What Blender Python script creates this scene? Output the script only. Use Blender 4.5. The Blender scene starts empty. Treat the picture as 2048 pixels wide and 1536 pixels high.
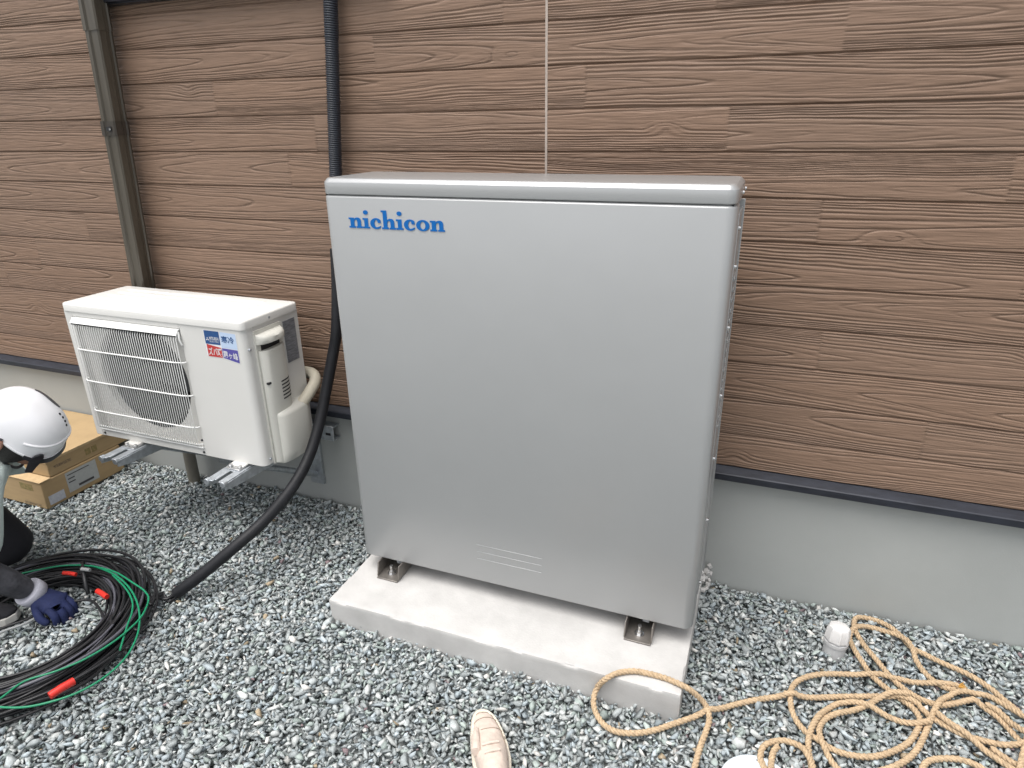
import bpy, bmesh, math, random
import numpy as np
from mathutils import Vector, Matrix

random.seed(7)
RNG = np.random.default_rng(11)
SC = bpy.context.scene
COL = SC.collection
PI = math.pi

# ------------------------------------------------------------------ camera
CAM_POS = Vector((0.82694, -1.93175, 1.45584))
F_PX = 1319.94                       # focal length in pixels of the 2048 px wide photograph
R_RIGHT = Vector((0.9339969, 0.35697743, -0.01472762))
R_DOWN = Vector((0.11901518, -0.34972967, -0.92926021))
R_FWD = Vector((-0.3368756, 0.86617335, -0.36913216))
cam_data = bpy.data.cameras.new('camera')
cam = bpy.data.objects.new('camera', cam_data)
COL.objects.link(cam)
m3 = Matrix((R_RIGHT, -R_DOWN, -R_FWD)).transposed()
cam.matrix_world = Matrix.Translation(CAM_POS) @ m3.to_4x4()
cam_data.sensor_width = 36.0
cam_data.lens = 36.0 * F_PX / 2048.0
cam_data.clip_start = 0.02
cam_data.clip_end = 500.0
SC.camera = cam

# ------------------------------------------------------------------ light: bright overcast day
SUN_EL, SUN_AZ = math.radians(72.2), math.radians(203.2)
world = bpy.data.worlds.new('World')
SC.world = world
world.use_nodes = True
wn, wl = world.node_tree.nodes, world.node_tree.links
bg = wn['Background']
sky = wn.new('ShaderNodeTexSky')
sky.sky_type = 'NISHITA'
sky.sun_disc = False
sky.sun_elevation = SUN_EL
sky.sun_rotation = SUN_AZ
sky.dust_density = 4.0
sky.air_density = 1.0
hsv = wn.new('ShaderNodeHueSaturation')
hsv.inputs['Saturation'].default_value = 0.22
wl.new(sky.outputs[0], hsv.inputs['Color'])
wl.new(hsv.outputs[0], bg.inputs['Color'])
bg.inputs['Strength'].default_value = 0.135
sun_data = bpy.data.lights.new('sun', 'SUN')
sun_data.energy = 1.45
sun_data.angle = math.radians(52)
sun_data.color = (1.0, 0.97, 0.93)
sun = bpy.data.objects.new('sun', sun_data)
COL.objects.link(sun)
sun_dir = Vector((-0.12, -0.28, 0.95)).normalized()   # towards the sun
sun.rotation_euler = sun_dir.to_track_quat('Z', 'Y').to_euler()
sun.location = (0, -3, 6)
SC.view_settings.view_transform = 'Standard'
SC.view_settings.look = 'None'
SC.view_settings.exposure = 0.75
SC.view_settings.gamma = 1.0
SC.view_settings.use_curve_mapping = False


def at(u, v, axis, val):
    """Point of the photograph's pixel (u, v) on the plane axis = val."""
    d = R_RIGHT * ((u - 1024) / F_PX) + R_DOWN * ((v - 768) / F_PX) + R_FWD
    t = (val - CAM_POS[axis]) / d[axis]
    return CAM_POS + d * t


# ------------------------------------------------------------------ materials
def mat(name, color, rough=0.5, metal=0.0, var=0.0, vscale=8.0, bump=0.0, bscale=200.0, bdist=0.001,
        spec=0.5, coat=0.0, color2=None, stretch=None, rvar=0.0, detail=4.0):
    m = bpy.data.materials.new(name)
    m.use_nodes = True
    n, l = m.node_tree.nodes, m.node_tree.links
    b = n['Principled BSDF']
    b.inputs['Base Color'].default_value = (*color, 1)
    b.inputs['Roughness'].default_value = rough
    b.inputs['Metallic'].default_value = metal
    b.inputs['Specular IOR Level'].default_value = spec
    b.inputs['Coat Weight'].default_value = coat
    b.inputs['Coat Roughness'].default_value = 0.15
    tc = n.new('ShaderNodeTexCoord')
    src = tc.outputs['Object']
    if stretch:
        mp = n.new('ShaderNodeMapping')
        mp.inputs['Scale'].default_value = stretch
        l.new(src, mp.inputs['Vector'])
        src = mp.outputs['Vector']
    if var > 0 or color2 is not None:
        t = n.new('ShaderNodeTexNoise')
        t.inputs['Scale'].default_value = vscale
        t.inputs['Detail'].default_value = detail
        t.inputs['Roughness'].default_value = 0.6
        l.new(src, t.inputs['Vector'])
        r = n.new('ShaderNodeValToRGB')
        r.color_ramp.elements[0].position = 0.3
        r.color_ramp.elements[1].position = 0.7
        c2 = color2 if color2 is not None else tuple(c * (1 + var) for c in color)
        c1 = color if color2 is not None else tuple(c * (1 - var) for c in color)
        r.color_ramp.elements[0].color = (*c1, 1)
        r.color_ramp.elements[1].color = (*c2, 1)
        l.new(t.outputs['Fac'], r.inputs['Fac'])
        l.new(r.outputs['Color'], b.inputs['Base Color'])
        if rvar > 0:
            mr = n.new('ShaderNodeMapRange')
            mr.inputs['To Min'].default_value = rough - rvar
            mr.inputs['To Max'].default_value = rough + rvar
            l.new(t.outputs['Fac'], mr.inputs['Value'])
            l.new(mr.outputs[0], b.inputs['Roughness'])
    if bump > 0:
        t2 = n.new('ShaderNodeTexNoise')
        t2.inputs['Scale'].default_value = bscale
        t2.inputs['Detail'].default_value = 3.0
        l.new(src, t2.inputs['Vector'])
        bp = n.new('ShaderNodeBump')
        bp.inputs['Strength'].default_value = bump
        bp.inputs['Distance'].default_value = bdist
        l.new(t2.outputs['Fac'], bp.inputs['Height'])
        l.new(bp.outputs['Normal'], b.inputs['Normal'])
    return m


def attr_mat(name, attr, rough=0.7, var=0.15, vscale=120.0, bump=0.3, bscale=300.0, bdist=0.001, spec=0.3, stretch=None):
    """Material whose base colour is a per-piece colour attribute, mottled by noise."""
    m = bpy.data.materials.new(name)
    m.use_nodes = True
    n, l = m.node_tree.nodes, m.node_tree.links
    b = n['Principled BSDF']
    b.inputs['Roughness'].default_value = rough
    b.inputs['Specular IOR Level'].default_value = spec
    a = n.new('ShaderNodeAttribute')
    a.attribute_name = attr
    tc = n.new('ShaderNodeTexCoord')
    src = tc.outputs['Object']
    if stretch:
        mp = n.new('ShaderNodeMapping')
        mp.inputs['Scale'].default_value = stretch
        l.new(src, mp.inputs['Vector'])
        src = mp.outputs['Vector']
    t = n.new('ShaderNodeTexNoise')
    t.inputs['Scale'].default_value = vscale
    t.inputs['Detail'].default_value = 5.0
    l.new(src, t.inputs['Vector'])
    mr = n.new('ShaderNodeMapRange')
    mr.inputs['From Min'].default_value = 0.25
    mr.inputs['From Max'].default_value = 0.75
    mr.inputs['To Min'].default_value = 1 - var
    mr.inputs['To Max'].default_value = 1 + var
    l.new(t.outputs['Fac'], mr.inputs['Value'])
    mx = n.new('ShaderNodeVectorMath')
    mx.operation = 'SCALE'
    l.new(a.outputs['Color'], mx.inputs[0])
    l.new(mr.outputs[0], mx.inputs['Scale'])
    l.new(mx.outputs['Vector'], b.inputs['Base Color'])
    if bump > 0:
        t2 = n.new('ShaderNodeTexNoise')
        t2.inputs['Scale'].default_value = bscale
        l.new(src, t2.inputs['Vector'])
        bp = n.new('ShaderNodeBump')
        bp.inputs['Strength'].default_value = bump
        bp.inputs['Distance'].default_value = bdist
        l.new(t2.outputs['Fac'], bp.inputs['Height'])
        l.new(bp.outputs['Normal'], b.inputs['Normal'])
    return m


M = {}
M['silver'] = mat('silver_paint', (0.398, 0.404, 0.404), rough=0.40, metal=0.32, bump=0.35, bscale=2.2, bdist=0.010, coat=0.10, var=0.015, vscale=5)
M['silver_lid'] = mat('silver_lid_paint', (0.42, 0.425, 0.425), rough=0.28, metal=0.38, coat=0.2)
M['slit'] = mat('slit_edge', (0.41, 0.415, 0.415), rough=0.3, metal=0.5)
M['dark_gap'] = mat('dark_gap', (0.02, 0.02, 0.022), rough=0.8)
M['logo_blue'] = mat('logo_blue', (0.002, 0.125, 0.42), rough=0.5, spec=0.3)
M['bronze'] = mat('bronze_steel', (0.24, 0.22, 0.20), rough=0.4, metal=0.6, var=0.2, vscale=30)
M['zinc'] = mat('zinc_bolt', (0.6, 0.6, 0.6), rough=0.25, metal=0.95)
M['galv'] = mat('galvanised_steel', (0.50, 0.53, 0.56), rough=0.42, metal=0.75, var=0.18, vscale=60, rvar=0.1)
M['ac_white'] = mat('ivory_painted_sheet', (0.68, 0.67, 0.64), rough=0.42, var=0.02, vscale=4, bump=0.03, bscale=700, bdist=0.0003)
M['ac_top'] = mat('ivory_painted_top', (0.70, 0.69, 0.66), rough=0.35, var=0.02, vscale=5)
M['ac_plastic'] = mat('ivory_plastic', (0.64, 0.63, 0.575), rough=0.45, var=0.02, vscale=6)
M['ac_wire'] = mat('white_coated_wire', (0.78, 0.78, 0.76), rough=0.35)
M['ac_shroud'] = mat('shroud_plastic', (0.60, 0.59, 0.56), rough=0.5)
M['fan_dark'] = mat('fan_grey', (0.03, 0.032, 0.034), rough=0.5)
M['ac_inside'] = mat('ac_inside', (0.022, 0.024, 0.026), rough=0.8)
M['tape_wrap'] = mat('ivory_tape', (0.56, 0.52, 0.42), rough=0.55, var=0.06, vscale=20, bump=0.2, bscale=60, bdist=0.003)
M['plate'] = mat('rating_plate', (0.10, 0.105, 0.12), rough=0.35, color2=(0.28, 0.29, 0.31), vscale=90, stretch=(1, 0.4, 3))
M['white_print'] = mat('white_print', (0.75, 0.75, 0.75), rough=0.5)
M['st_navy'] = mat('sticker_navy', (0.012, 0.07, 0.22), rough=0.35)
M['st_pale'] = mat('sticker_pale', (0.50, 0.62, 0.80), rough=0.35)
M['st_red'] = mat('sticker_red', (0.50, 0.04, 0.035), rough=0.35)
M['st_violet'] = mat('sticker_violet', (0.09, 0.075, 0.33), rough=0.35)
M['st_white'] = mat('sticker_white', (0.78, 0.78, 0.80), rough=0.35)
M['spout'] = mat('olive_downspout', (0.080, 0.069, 0.053), rough=0.28, var=0.16, vscale=7, stretch=(6, 6, 0.6), coat=0.1)
M['spout_low'] = mat('taupe_pipe', (0.19, 0.175, 0.145), rough=0.4, var=0.1, vscale=8)
M['spout_band'] = mat('bronze_band', (0.05, 0.042, 0.034), rough=0.35)
M['corr'] = mat('black_corrugated', (0.022, 0.026, 0.036), rough=0.38)
M['sleeve'] = mat('black_sleeve', (0.014, 0.0145, 0.017), rough=0.5, spec=0.3, bump=0.25, bscale=90, bdist=0.002, var=0.2, vscale=30)
M['cable'] = mat('black_cable', (0.016, 0.016, 0.018), rough=0.42, var=0.2, vscale=20)
M['cable_grey'] = mat('grey_cable', (0.10, 0.10, 0.12), rough=0.42)
M['green'] = mat('green_wire', (0.010, 0.22, 0.105), rough=0.4)
M['red_tape'] = mat('red_tape', (0.62, 0.03, 0.02), rough=0.35, var=0.15, vscale=60)
M['tie'] = mat('white_tie', (0.30, 0.31, 0.31), rough=0.5)
M['concrete'] = mat('slab_concrete', (0.50, 0.49, 0.475), rough=0.88, var=0.12, vscale=9, bump=0.35, bscale=180, bdist=0.002, detail=8)
M['foundation'] = mat('foundation_render', (0.375, 0.388, 0.375), rough=0.85, var=0.06, vscale=2.5, bump=0.3, bscale=260, bdist=0.0015, detail=6)
M['trim'] = mat('navy_flashing', (0.022, 0.025, 0.035), rough=0.42, metal=0.15, var=0.3, vscale=14, stretch=(1, 4, 4))
M['sealant'] = mat('sealant', (0.44, 0.37, 0.32), rough=0.6, var=0.12, vscale=40)
M['win_frame'] = mat('window_frame', (0.03, 0.032, 0.04), rough=0.35, metal=0.3)
M['glass'] = mat('window_glass', (0.02, 0.025, 0.03), rough=0.05, spec=0.6)
M['card'] = mat('cardboard', (0.42, 0.295, 0.155), rough=0.8, var=0.06, vscale=12, bump=0.15, bscale=90, bdist=0.002, stretch=(1, 1, 5))
M['card_edge'] = mat('cardboard_edge', (0.50, 0.36, 0.20), rough=0.85, var=0.12, vscale=60)
M['ink'] = mat('dark_ink', (0.06, 0.055, 0.06), rough=0.7)
M['ink_olive'] = mat('olive_ink', (0.16, 0.15, 0.05), rough=0.8, color2=(0.36, 0.25, 0.11), vscale=90)
M['paper'] = mat('grey_paper', (0.46, 0.47, 0.46), rough=0.7, color2=(0.40, 0.41, 0.41), vscale=90)
M['paper_white'] = mat('white_paper', (0.62, 0.63, 0.66), rough=0.6, color2=(0.42, 0.43, 0.50), vscale=70)
M['helmet'] = mat('white_helmet_shell', (0.80, 0.80, 0.82), rough=0.22, coat=0.3)
M['helmet_black'] = mat('black_helmet_plastic', (0.02, 0.02, 0.024), rough=0.3)
M['skin'] = mat('skin', (0.36, 0.19, 0.13), rough=0.55, var=0.08, vscale=30)
M['hair'] = mat('dark_hair', (0.018, 0.015, 0.014), rough=0.6, bump=0.6, bscale=120, bdist=0.004, stretch=(1, 4, 4))
M['shirt'] = mat('mint_shirt', (0.50, 0.58, 0.56), rough=0.8, var=0.08, vscale=12, bump=0.3, bscale=25, bdist=0.01)
M['trousers'] = mat('black_trousers', (0.014, 0.014, 0.018), rough=0.85, bump=0.4, bscale=30, bdist=0.008)
M['knit'] = mat('charcoal_sleeve', (0.035, 0.035, 0.042), rough=0.85, color2=(0.11, 0.11, 0.125), vscale=22, stretch=(2.2, 0.7, 0.9), bump=0.8, bscale=60, bdist=0.006)
M['cuff'] = mat('white_cuff', (0.46, 0.46, 0.52), rough=0.85, bump=0.4, bscale=150, bdist=0.002)
M['glove'] = mat('navy_glove', (0.010, 0.018, 0.076), rough=0.8, bump=0.5, bscale=260, bdist=0.002, var=0.2, vscale=40)
M['white_rubber'] = mat('white_rubber', (0.60, 0.58, 0.54), rough=0.6)
M['red_cloth'] = mat('red_cloth', (0.32, 0.02, 0.025), rough=0.8)
M['canvas'] = mat('beige_canvas', (0.60, 0.50, 0.43), rough=0.9, var=0.16, vscale=25, bump=0.7, bscale=45, bdist=0.006)
M['shoe_rubber'] = mat('cream_rubber', (0.66, 0.60, 0.50), rough=0.65, var=0.10, vscale=18, bump=0.15, bscale=60)
M['thread'] = mat('brown_thread', (0.26, 0.19, 0.14), rough=0.9)
M['lace'] = mat('cotton_lace', (0.60, 0.51, 0.44), rough=0.9)
M['pvc'] = mat('white_pvc', (0.66, 0.65, 0.64), rough=0.4, var=0.05, vscale=30)
M['pvc_grey'] = mat('pale_grey_pvc', (0.50, 0.50, 0.50), rough=0.45, var=0.08, vscale=30)
M['lid_blue'] = mat('pale_blue_lid', (0.58, 0.64, 0.69), rough=0.5, var=0.04, vscale=14)


def text_mesh_mat(): return M['white_print']


# ------------------------------------------------------------------ mesh helpers
ORG = {}


class MB:
    def __init__(s):
        s.v, s.f = [], []

    def add(s, vs, fs):
        o = len(s.v)
        s.v.extend([tuple(p) for p in vs])
        s.f.extend([tuple(i + o for i in f) for f in fs])

    def box(s, x0, x1, y0, y1, z0, z1):
        s.add([(x0, y0, z0), (x1, y0, z0), (x1, y1, z0), (x0, y1, z0), (x0, y0, z1), (x1, y0, z1), (x1, y1, z1), (x0, y1, z1)],
              [(0, 3, 2, 1), (4, 5, 6, 7), (0, 1, 5, 4), (1, 2, 6, 5), (2, 3, 7, 6), (3, 0, 4, 7)])
        return s

    def frame_box(s, c, ax, ay, az):
        """box with half-axis vectors"""
        c, ax, ay, az = map(Vector, (c, ax, ay, az))
        vs = [c + ax * i + ay * j + az * k for k in (-1, 1) for (i, j) in ((-1, -1), (1, -1), (1, 1), (-1, 1))]
        fs = [(0, 3, 2, 1), (4, 5, 6, 7), (0, 1, 5, 4), (1, 2, 6, 5), (2, 3, 7, 6), (3, 0, 4, 7)]
        if ax.cross(ay).dot(az) < 0:
            fs = [f[::-1] for f in fs]
        s.add(vs, fs)
        return s

    def tube(s, pts, r, n=10, caps=True, closed=False):
        pts = [Vector(p) for p in pts]
        N = len(pts)
        rs = r if isinstance(r, (list, tuple)) else [r] * N
        vs, fs = [], []
        up = None
        for i in range(N):
            if closed:
                t = (pts[(i + 1) % N] - pts[i - 1]).normalized()
            else:
                t = (pts[min(i + 1, N - 1)] - pts[max(i - 1, 0)]).normalized()
            if up is None:
                up = Vector((0, 0, 1)) if abs(t.z) < 0.9 else Vector((1, 0, 0))
            a = (up - t * up.dot(t)).normalized()
            b = t.cross(a)
            up = a
            for k in range(n):
                w = 2 * PI * k / n
                vs.append(pts[i] + (a * math.cos(w) + b * math.sin(w)) * rs[i])
        M_ = N if closed else N - 1
        for i in range(M_):
            j = (i + 1) % N
            for k in range(n):
                k2 = (k + 1) % n
                fs.append((i * n + k, i * n + k2, j * n + k2, j * n + k))
        if caps and not closed:
            fs.append(tuple(range(n))[::-1])
            fs.append(tuple((N - 1) * n + k for k in range(n)))
        s.add(vs, fs)
        return s

    def prism(s, poly, axis, a, b):
        """extrude a 2D polygon along axis (0,1,2) from a to b"""
        n = len(poly)

        def mk(p, t):
            if axis == 0: return (t, p[0], p[1])
            if axis == 1: return (p[0], t, p[1])
            return (p[0], p[1], t)
        vs = [mk(p, a) for p in poly] + [mk(p, b) for p in poly]
        fs = [tuple(range(n))[::-1], tuple(range(n, 2 * n))]
        for i in range(n):
            j = (i + 1) % n
            fs.append((i, j, n + j, n + i))
        s.add(vs, fs)
        return s

    def loft(s, rings, caps=True):
        n = len(rings[0])
        vs = [p for r in rings for p in r]
        fs = []
        for i in range(len(rings) - 1):
            for k in range(n):
                k2 = (k + 1) % n
                fs.append((i * n + k, i * n + k2, (i + 1) * n + k2, (i + 1) * n + k))
        if caps:
            fs.append(tuple(range(n))[::-1])
            fs.append(tuple((len(rings) - 1) * n + k for k in range(n)))
        s.add(vs, fs)
        return s

    def cyl(s, p0, p1, r0, r1=None, n=20):
        return s.tube([p0, p1], [r0, r0 if r1 is None else r1], n)

    def build(s, name, m, parent=None, smooth=35, bevel=0.0, segs=2, label=None):
        me = bpy.data.meshes.new(name)
        org = Vector((0, 0, 0))
        if parent is not None:
            org = ORG[parent.name]
        me.from_pydata([(p[0] - org[0], p[1] - org[1], p[2] - org[2]) for p in s.v], [], s.f)
        bm = bmesh.new()
        bm.from_mesh(me)
        bmesh.ops.recalc_face_normals(bm, faces=bm.faces)
        bm.to_mesh(me)
        bm.free()
        me.materials.append(m)
        o = bpy.data.objects.new(name, me)
        COL.objects.link(o)
        if parent is not None:
            o.parent = parent
        ORG[o.name] = org
        if smooth:
            me.polygons.foreach_set('use_smooth', [True] * len(me.polygons))
            me.set_sharp_from_angle(angle=math.radians(smooth))
        if bevel > 0:
            md = o.modifiers.new('bevel', 'BEVEL')
            md.width = bevel
            md.segments = segs
            md.limit_method = 'ANGLE'
            md.angle_limit = math.radians(40)
        if label:
            o['label'] = label
        return o


def thing(name, label, cat, loc, group=None):
    o = bpy.data.objects.new(name, None)
    COL.objects.link(o)
    o.location = loc
    o.empty_display_size = 0.05
    ORG[o.name] = Vector(loc)
    o['label'] = label
    o['category'] = cat
    o['kind'] = 'thing'
    if group: o['group'] = group
    return o


def tag(o, label, cat, kind='thing', group=None):
    o['label'] = label
    o['category'] = cat
    o['kind'] = kind
    if group: o['group'] = group
    return o


def np_mesh(name, verts, quads, m):
    """large mesh straight from numpy arrays (quads or triangles)"""
    me = bpy.data.meshes.new(name)
    k = quads.shape[1]
    me.vertices.add(len(verts))
    me.vertices.foreach_set('co', verts.astype(np.float32).ravel())
    me.loops.add(quads.size)
    me.loops.foreach_set('vertex_index', quads.astype(np.int32).ravel())
    me.polygons.add(len(quads))
    me.polygons.foreach_set('loop_start', np.arange(0, quads.size, k, dtype=np.int32))
    me.polygons.foreach_set('loop_total', np.full(len(quads), k, dtype=np.int32))
    me.update(calc_edges=True)
    me.materials.append(m)
    return me


def catmull(pts, step):
    """resample a polyline as a smooth curve, about `step` apart"""
    P = [Vector(p) for p in pts]
    out = []
    for i in range(len(P) - 1):
        p0, p1, p2, p3 = P[max(i - 1, 0)], P[i], P[i + 1], P[min(i + 2, len(P) - 1)]
        n = max(2, int((p2 - p1).length / step))
        for k in range(n):
            t = k / n
            out.append(0.5 * ((2 * p1) + (p2 - p0) * t + (2 * p0 - 5 * p1 + 4 * p2 - p3) * t * t + (3 * p1 - p0 - 3 * p2 + p3) * t ** 3))
    out.append(P[-1])
    return out


# ------------------------------------------------------------------ numpy noise
def vnoise(x, y, seed=0):
    tab = np.random.default_rng(1000 + seed).random((256, 256))
    xi, yi = np.floor(x).astype(np.int64), np.floor(y).astype(np.int64)
    fx, fy = x - xi, y - yi
    fx = fx * fx * fx * (fx * (fx * 6 - 15) + 10)
    fy = fy * fy * fy * (fy * (fy * 6 - 15) + 10)
    a = tab[xi & 255, yi & 255]
    b = tab[(xi + 1) & 255, yi & 255]
    c = tab[xi & 255, (yi + 1) & 255]
    d = tab[(xi + 1) & 255, (yi + 1) & 255]
    return (a * (1 - fx) + b * fx) * (1 - fy) + (c * (1 - fx) + d * fx) * fy - 0.5


def sstep(a, b, x):
    t = np.clip((x - a) / (b - a), 0, 1)
    return t * t * (3 - 2 * t)


# ------------------------------------------------------------------ ground and gravel
def ground_material():
    m = bpy.data.materials.new('ground_gravel_bed')
    m.use_nodes = True
    n, l = m.node_tree.nodes, m.node_tree.links
    b = n['Principled BSDF']
    b.inputs['Roughness'].default_value = 0.9
    tc = n.new('ShaderNodeTexCoord')
    vo = n.new('ShaderNodeTexVoronoi')
    vo.inputs['Scale'].default_value = 55
    l.new(tc.outputs['Object'], vo.inputs['Vector'])
    r = n.new('ShaderNodeValToRGB')
    r.color_ramp.elements[0].color = (0.10, 0.115, 0.115, 1)
    r.color_ramp.elements[1].color = (0.30, 0.315, 0.31, 1)
    sep = n.new('ShaderNodeSeparateColor')
    l.new(vo.outputs['Color'], sep.inputs[0])
    l.new(sep.outputs[0], r.inputs['Fac'])
    l.new(r.outputs['Color'], b.inputs['Base Color'])
    bp = n.new('ShaderNodeBump')
    bp.inputs['Distance'].default_value = 0.01
    bp.invert = True
    l.new(vo.outputs['Distance'], bp.inputs['Height'])
    l.new(bp.outputs['Normal'], b.inputs['Normal'])
    return m


g = MB()
g.add([(-40, -60, -0.032), (40, -60, -0.032), (40, 20, -0.032), (-40, 20, -0.032)], [(0, 1, 2, 3)])
ground = g.build('ground', ground_material(), smooth=0)
ground['kind'] = 'structure'
ground['label'] = 'flat bed of soil under the crushed grey gravel'

SLAB = (-0.322, 0.757, -0.5895, -0.004, 0.0797)
BOX_LOW = (-2.17, -1.80, -0.447, -0.08, 0.0, 0.128)


def build_gravel():
    tmpl = []
    r = random.Random(5)
    for _ in range(70):
        bm = bmesh.new()
        n = r.choice((7, 8, 9, 10, 11))
        for _k in range(n):
            d = Vector((r.gauss(0, 1), r.gauss(0, 1), r.gauss(0, 1))).normalized()
            s = r.uniform(0.8, 1.15)
            bm.verts.new((d.x * s, d.y * s * r.uniform(0.85, 1.1), d.z * s))
        res = bmesh.ops.convex_hull(bm, input=bm.verts[:])
        bmesh.ops.delete(bm, geom=[v for v in bm.verts if not v.link_faces], context='VERTS')
        bmesh.ops.triangulate(bm, faces=bm.faces)
        bmesh.ops.recalc_face_normals(bm, faces=bm.faces)
        bm.verts.index_update()
        tmpl.append((np.array([v.co[:] for v in bm.verts]), np.array([[v.index for v in f.verts] for f in bm.faces])))
        bm.free()
    X0, X1, Y0, Y1 = -3.3, 2.45, -1.85, 0.0
    VV, FF, CC = [], [], []
    off = 0
    # three courses: fine bed, middle, top
    for lay, (cell, zlo, zhi, smin, smax) in enumerate(((0.0150, -0.026, -0.015, 0.010, 0.016), (0.0138, -0.013, -0.001, 0.0062, 0.0130), (0.0188, -0.005, 0.006, 0.0060, 0.0152))):
        nx, ny = int((X1 - X0) / cell), int((Y1 - Y0) / cell)
        gx, gy = np.meshgrid(np.arange(nx), np.arange(ny))
        px = X0 + (gx.ravel() + 0.5 + RNG.uniform(-0.48, 0.48, nx * ny)) * cell
        py = Y0 + (gy.ravel() + 0.5 + RNG.uniform(-0.48, 0.48, nx * ny)) * cell
        keep = np.ones(len(px), bool)
        keep &= ~((px > SLAB[0] + 0.012) & (px < SLAB[1] - 0.012) & (py > SLAB[2] + 0.012))
        keep &= ~((px > BOX_LOW[0] + 0.02) & (px < BOX_LOW[1] - 0.02) & (py > BOX_LOW[2] + 0.02) & (py < BOX_LOW[3] - 0.02))
        keep &= ~((px - 1.149) ** 2 + (py + 0.175) ** 2 < 0.034 ** 2)
        keep &= ~((px - 0.955) ** 2 + (py + 0.728) ** 2 < 0.094 ** 2)
        # the camera's feet and what lies outside the widest view are left to the bed
        px, py = px[keep], py[keep]
        n = len(px)
        und = vnoise(px * 3.1, py * 3.1, 3) * 0.014 + vnoise(px * 9, py * 9, 4) * 0.006
        s = smin + (smax - smin) * RNG.random(n) ** 1.7
        s = s * np.where(RNG.random(n) < 0.03, 1.45, 1.0)
        elong = RNG.uniform(1.0, 1.8, n)
        wid = RNG.uniform(0.55, 1.0, n)
        flat = RNG.uniform(0.32, 0.72, n)
        sc = np.stack([s * elong, s * wid, s * flat], 1)
        yaw = RNG.uniform(0, 2 * PI, n)
        tilt = np.clip(RNG.normal(0, 0.40, n), -1.2, 1.3)
        roll = np.clip(RNG.normal(0, 0.30, n), -1.0, 1.0)
        pz = RNG.uniform(zlo, zhi, n) + und
        # a little bank against the house and the slab
        pz += 0.006 * np.exp(-(py / 0.05) ** 2)
        cy, sy = np.cos(yaw), np.sin(yaw)
        ct, st = np.cos(tilt), np.sin(tilt)
        cr, sr = np.cos(roll), np.sin(roll)
        # colours
        pick = RNG.random(n)
        t = RNG.random(n)[:, None]
        base = np.array([0.275, 0.302, 0.304]) * (1 - t) + np.array([0.435, 0.466, 0.466]) * t
        base = base * RNG.uniform(0.84, 1.16, n)[:, None]
        blue = pick < 0.22
        base[blue] *= np.array([0.95, 1.0, 1.05])
        green = (pick > 0.22) & (pick < 0.36)
        base[green] *= np.array([0.97, 1.03, 0.97])
        pale = (pick > 0.80) & (pick < 0.95)
        base[pale] = np.array([0.48, 0.50, 0.49]) * RNG.uniform(0.82, 1.25, pale.sum())[:, None]
        white = pick > 0.972
        base[white] = np.array([0.62, 0.61, 0.58]) * RNG.uniform(0.85, 1.15, white.sum())[:, None]
        tan = (pick > 0.966) & (pick < 0.972)
        base[tan] = np.array([0.36, 0.29, 0.20]) * RNG.uniform(0.7, 1.2, tan.sum())[:, None]
        plum = (pick > 0.36) & (pick < 0.364)
        base[plum] = np.array([0.24, 0.18, 0.19])
        which = RNG.integers(0, len(tmpl), n)
        for k, (tv, tf) in enumerate(tmpl):
            idx = np.where(which == k)[0]
            if not len(idx): continue
            p = tv[None] * sc[idx][:, None, :]
            x, y, z = p[..., 0], p[..., 1], p[..., 2]
            c_, s_ = cr[idx][:, None], sr[idx][:, None]
            y, z = y * c_ - z * s_, y * s_ + z * c_
            c_, s_ = ct[idx][:, None], st[idx][:, None]
            x, z = x * c_ + z * s_, -x * s_ + z * c_
            c_, s_ = cy[idx][:, None], sy[idx][:, None]
            x, y = x * c_ - y * s_, x * s_ + y * c_
            x = x + px[idx][:, None]
            y = np.minimum(y + py[idx][:, None], 0.012)
            z = z + pz[idx][:, None]
            V = np.stack([x, y, z], -1)
            nv = tv.shape[0]
            F = tf[None] + (off + np.arange(len(idx)) * nv)[:, None, None]
            VV.append(V.reshape(-1, 3))
            FF.append(F.reshape(-1, 3))
            CC.append(np.repeat(base[idx], nv, axis=0))
            off += nv * len(idx)
    V = np.concatenate(VV)
    F = np.concatenate(FF)
    C = np.concatenate(CC)
    me = np_mesh('gravel', V, F, attr_mat('crushed_stone', 'stone', rough=0.75, var=0.22, vscale=90, bump=0.35, bscale=350, bdist=0.0015))
    a = me.color_attributes.new('stone', 'FLOAT_COLOR', 'POINT')
    a.data.foreach_set('color', np.concatenate([C, np.ones((len(C), 1))], 1).astype(np.float32).ravel())
    o = bpy.data.objects.new('gravel', me)
    COL.objects.link(o)
    tag(o, 'crushed grey green gravel covering the ground along the house', 'gravel', 'stuff')


build_gravel()

# ------------------------------------------------------------------ house wall
SEAM_X = 0.193
ROWS = [0.4493, 0.5598, 0.6763, 0.7924, 0.9089, 1.0256, 1.142, 1.2576, 1.3727, 1.4868, 1.5994, 1.7093, 1.8142, 1.925, 2.037, 2.15]
WALL_TOP = 2.15
ENDS_PX = [(1005, 20), (746, 100), (1172, 165), (1690, 55), (1455, 258), (1640, 445), (2020, 365), (1640, 695), (1848, 880),
           (431, 215), (630, 260), (580, 345), (170, 440)]


def siding_material():
    m = attr_mat('wood_grain_siding', 'board', rough=0.55, var=0.13, vscale=30, bump=0.25, bscale=420, bdist=0.0008, spec=0.35, stretch=(0.35, 1, 3.0))
    return m


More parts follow.
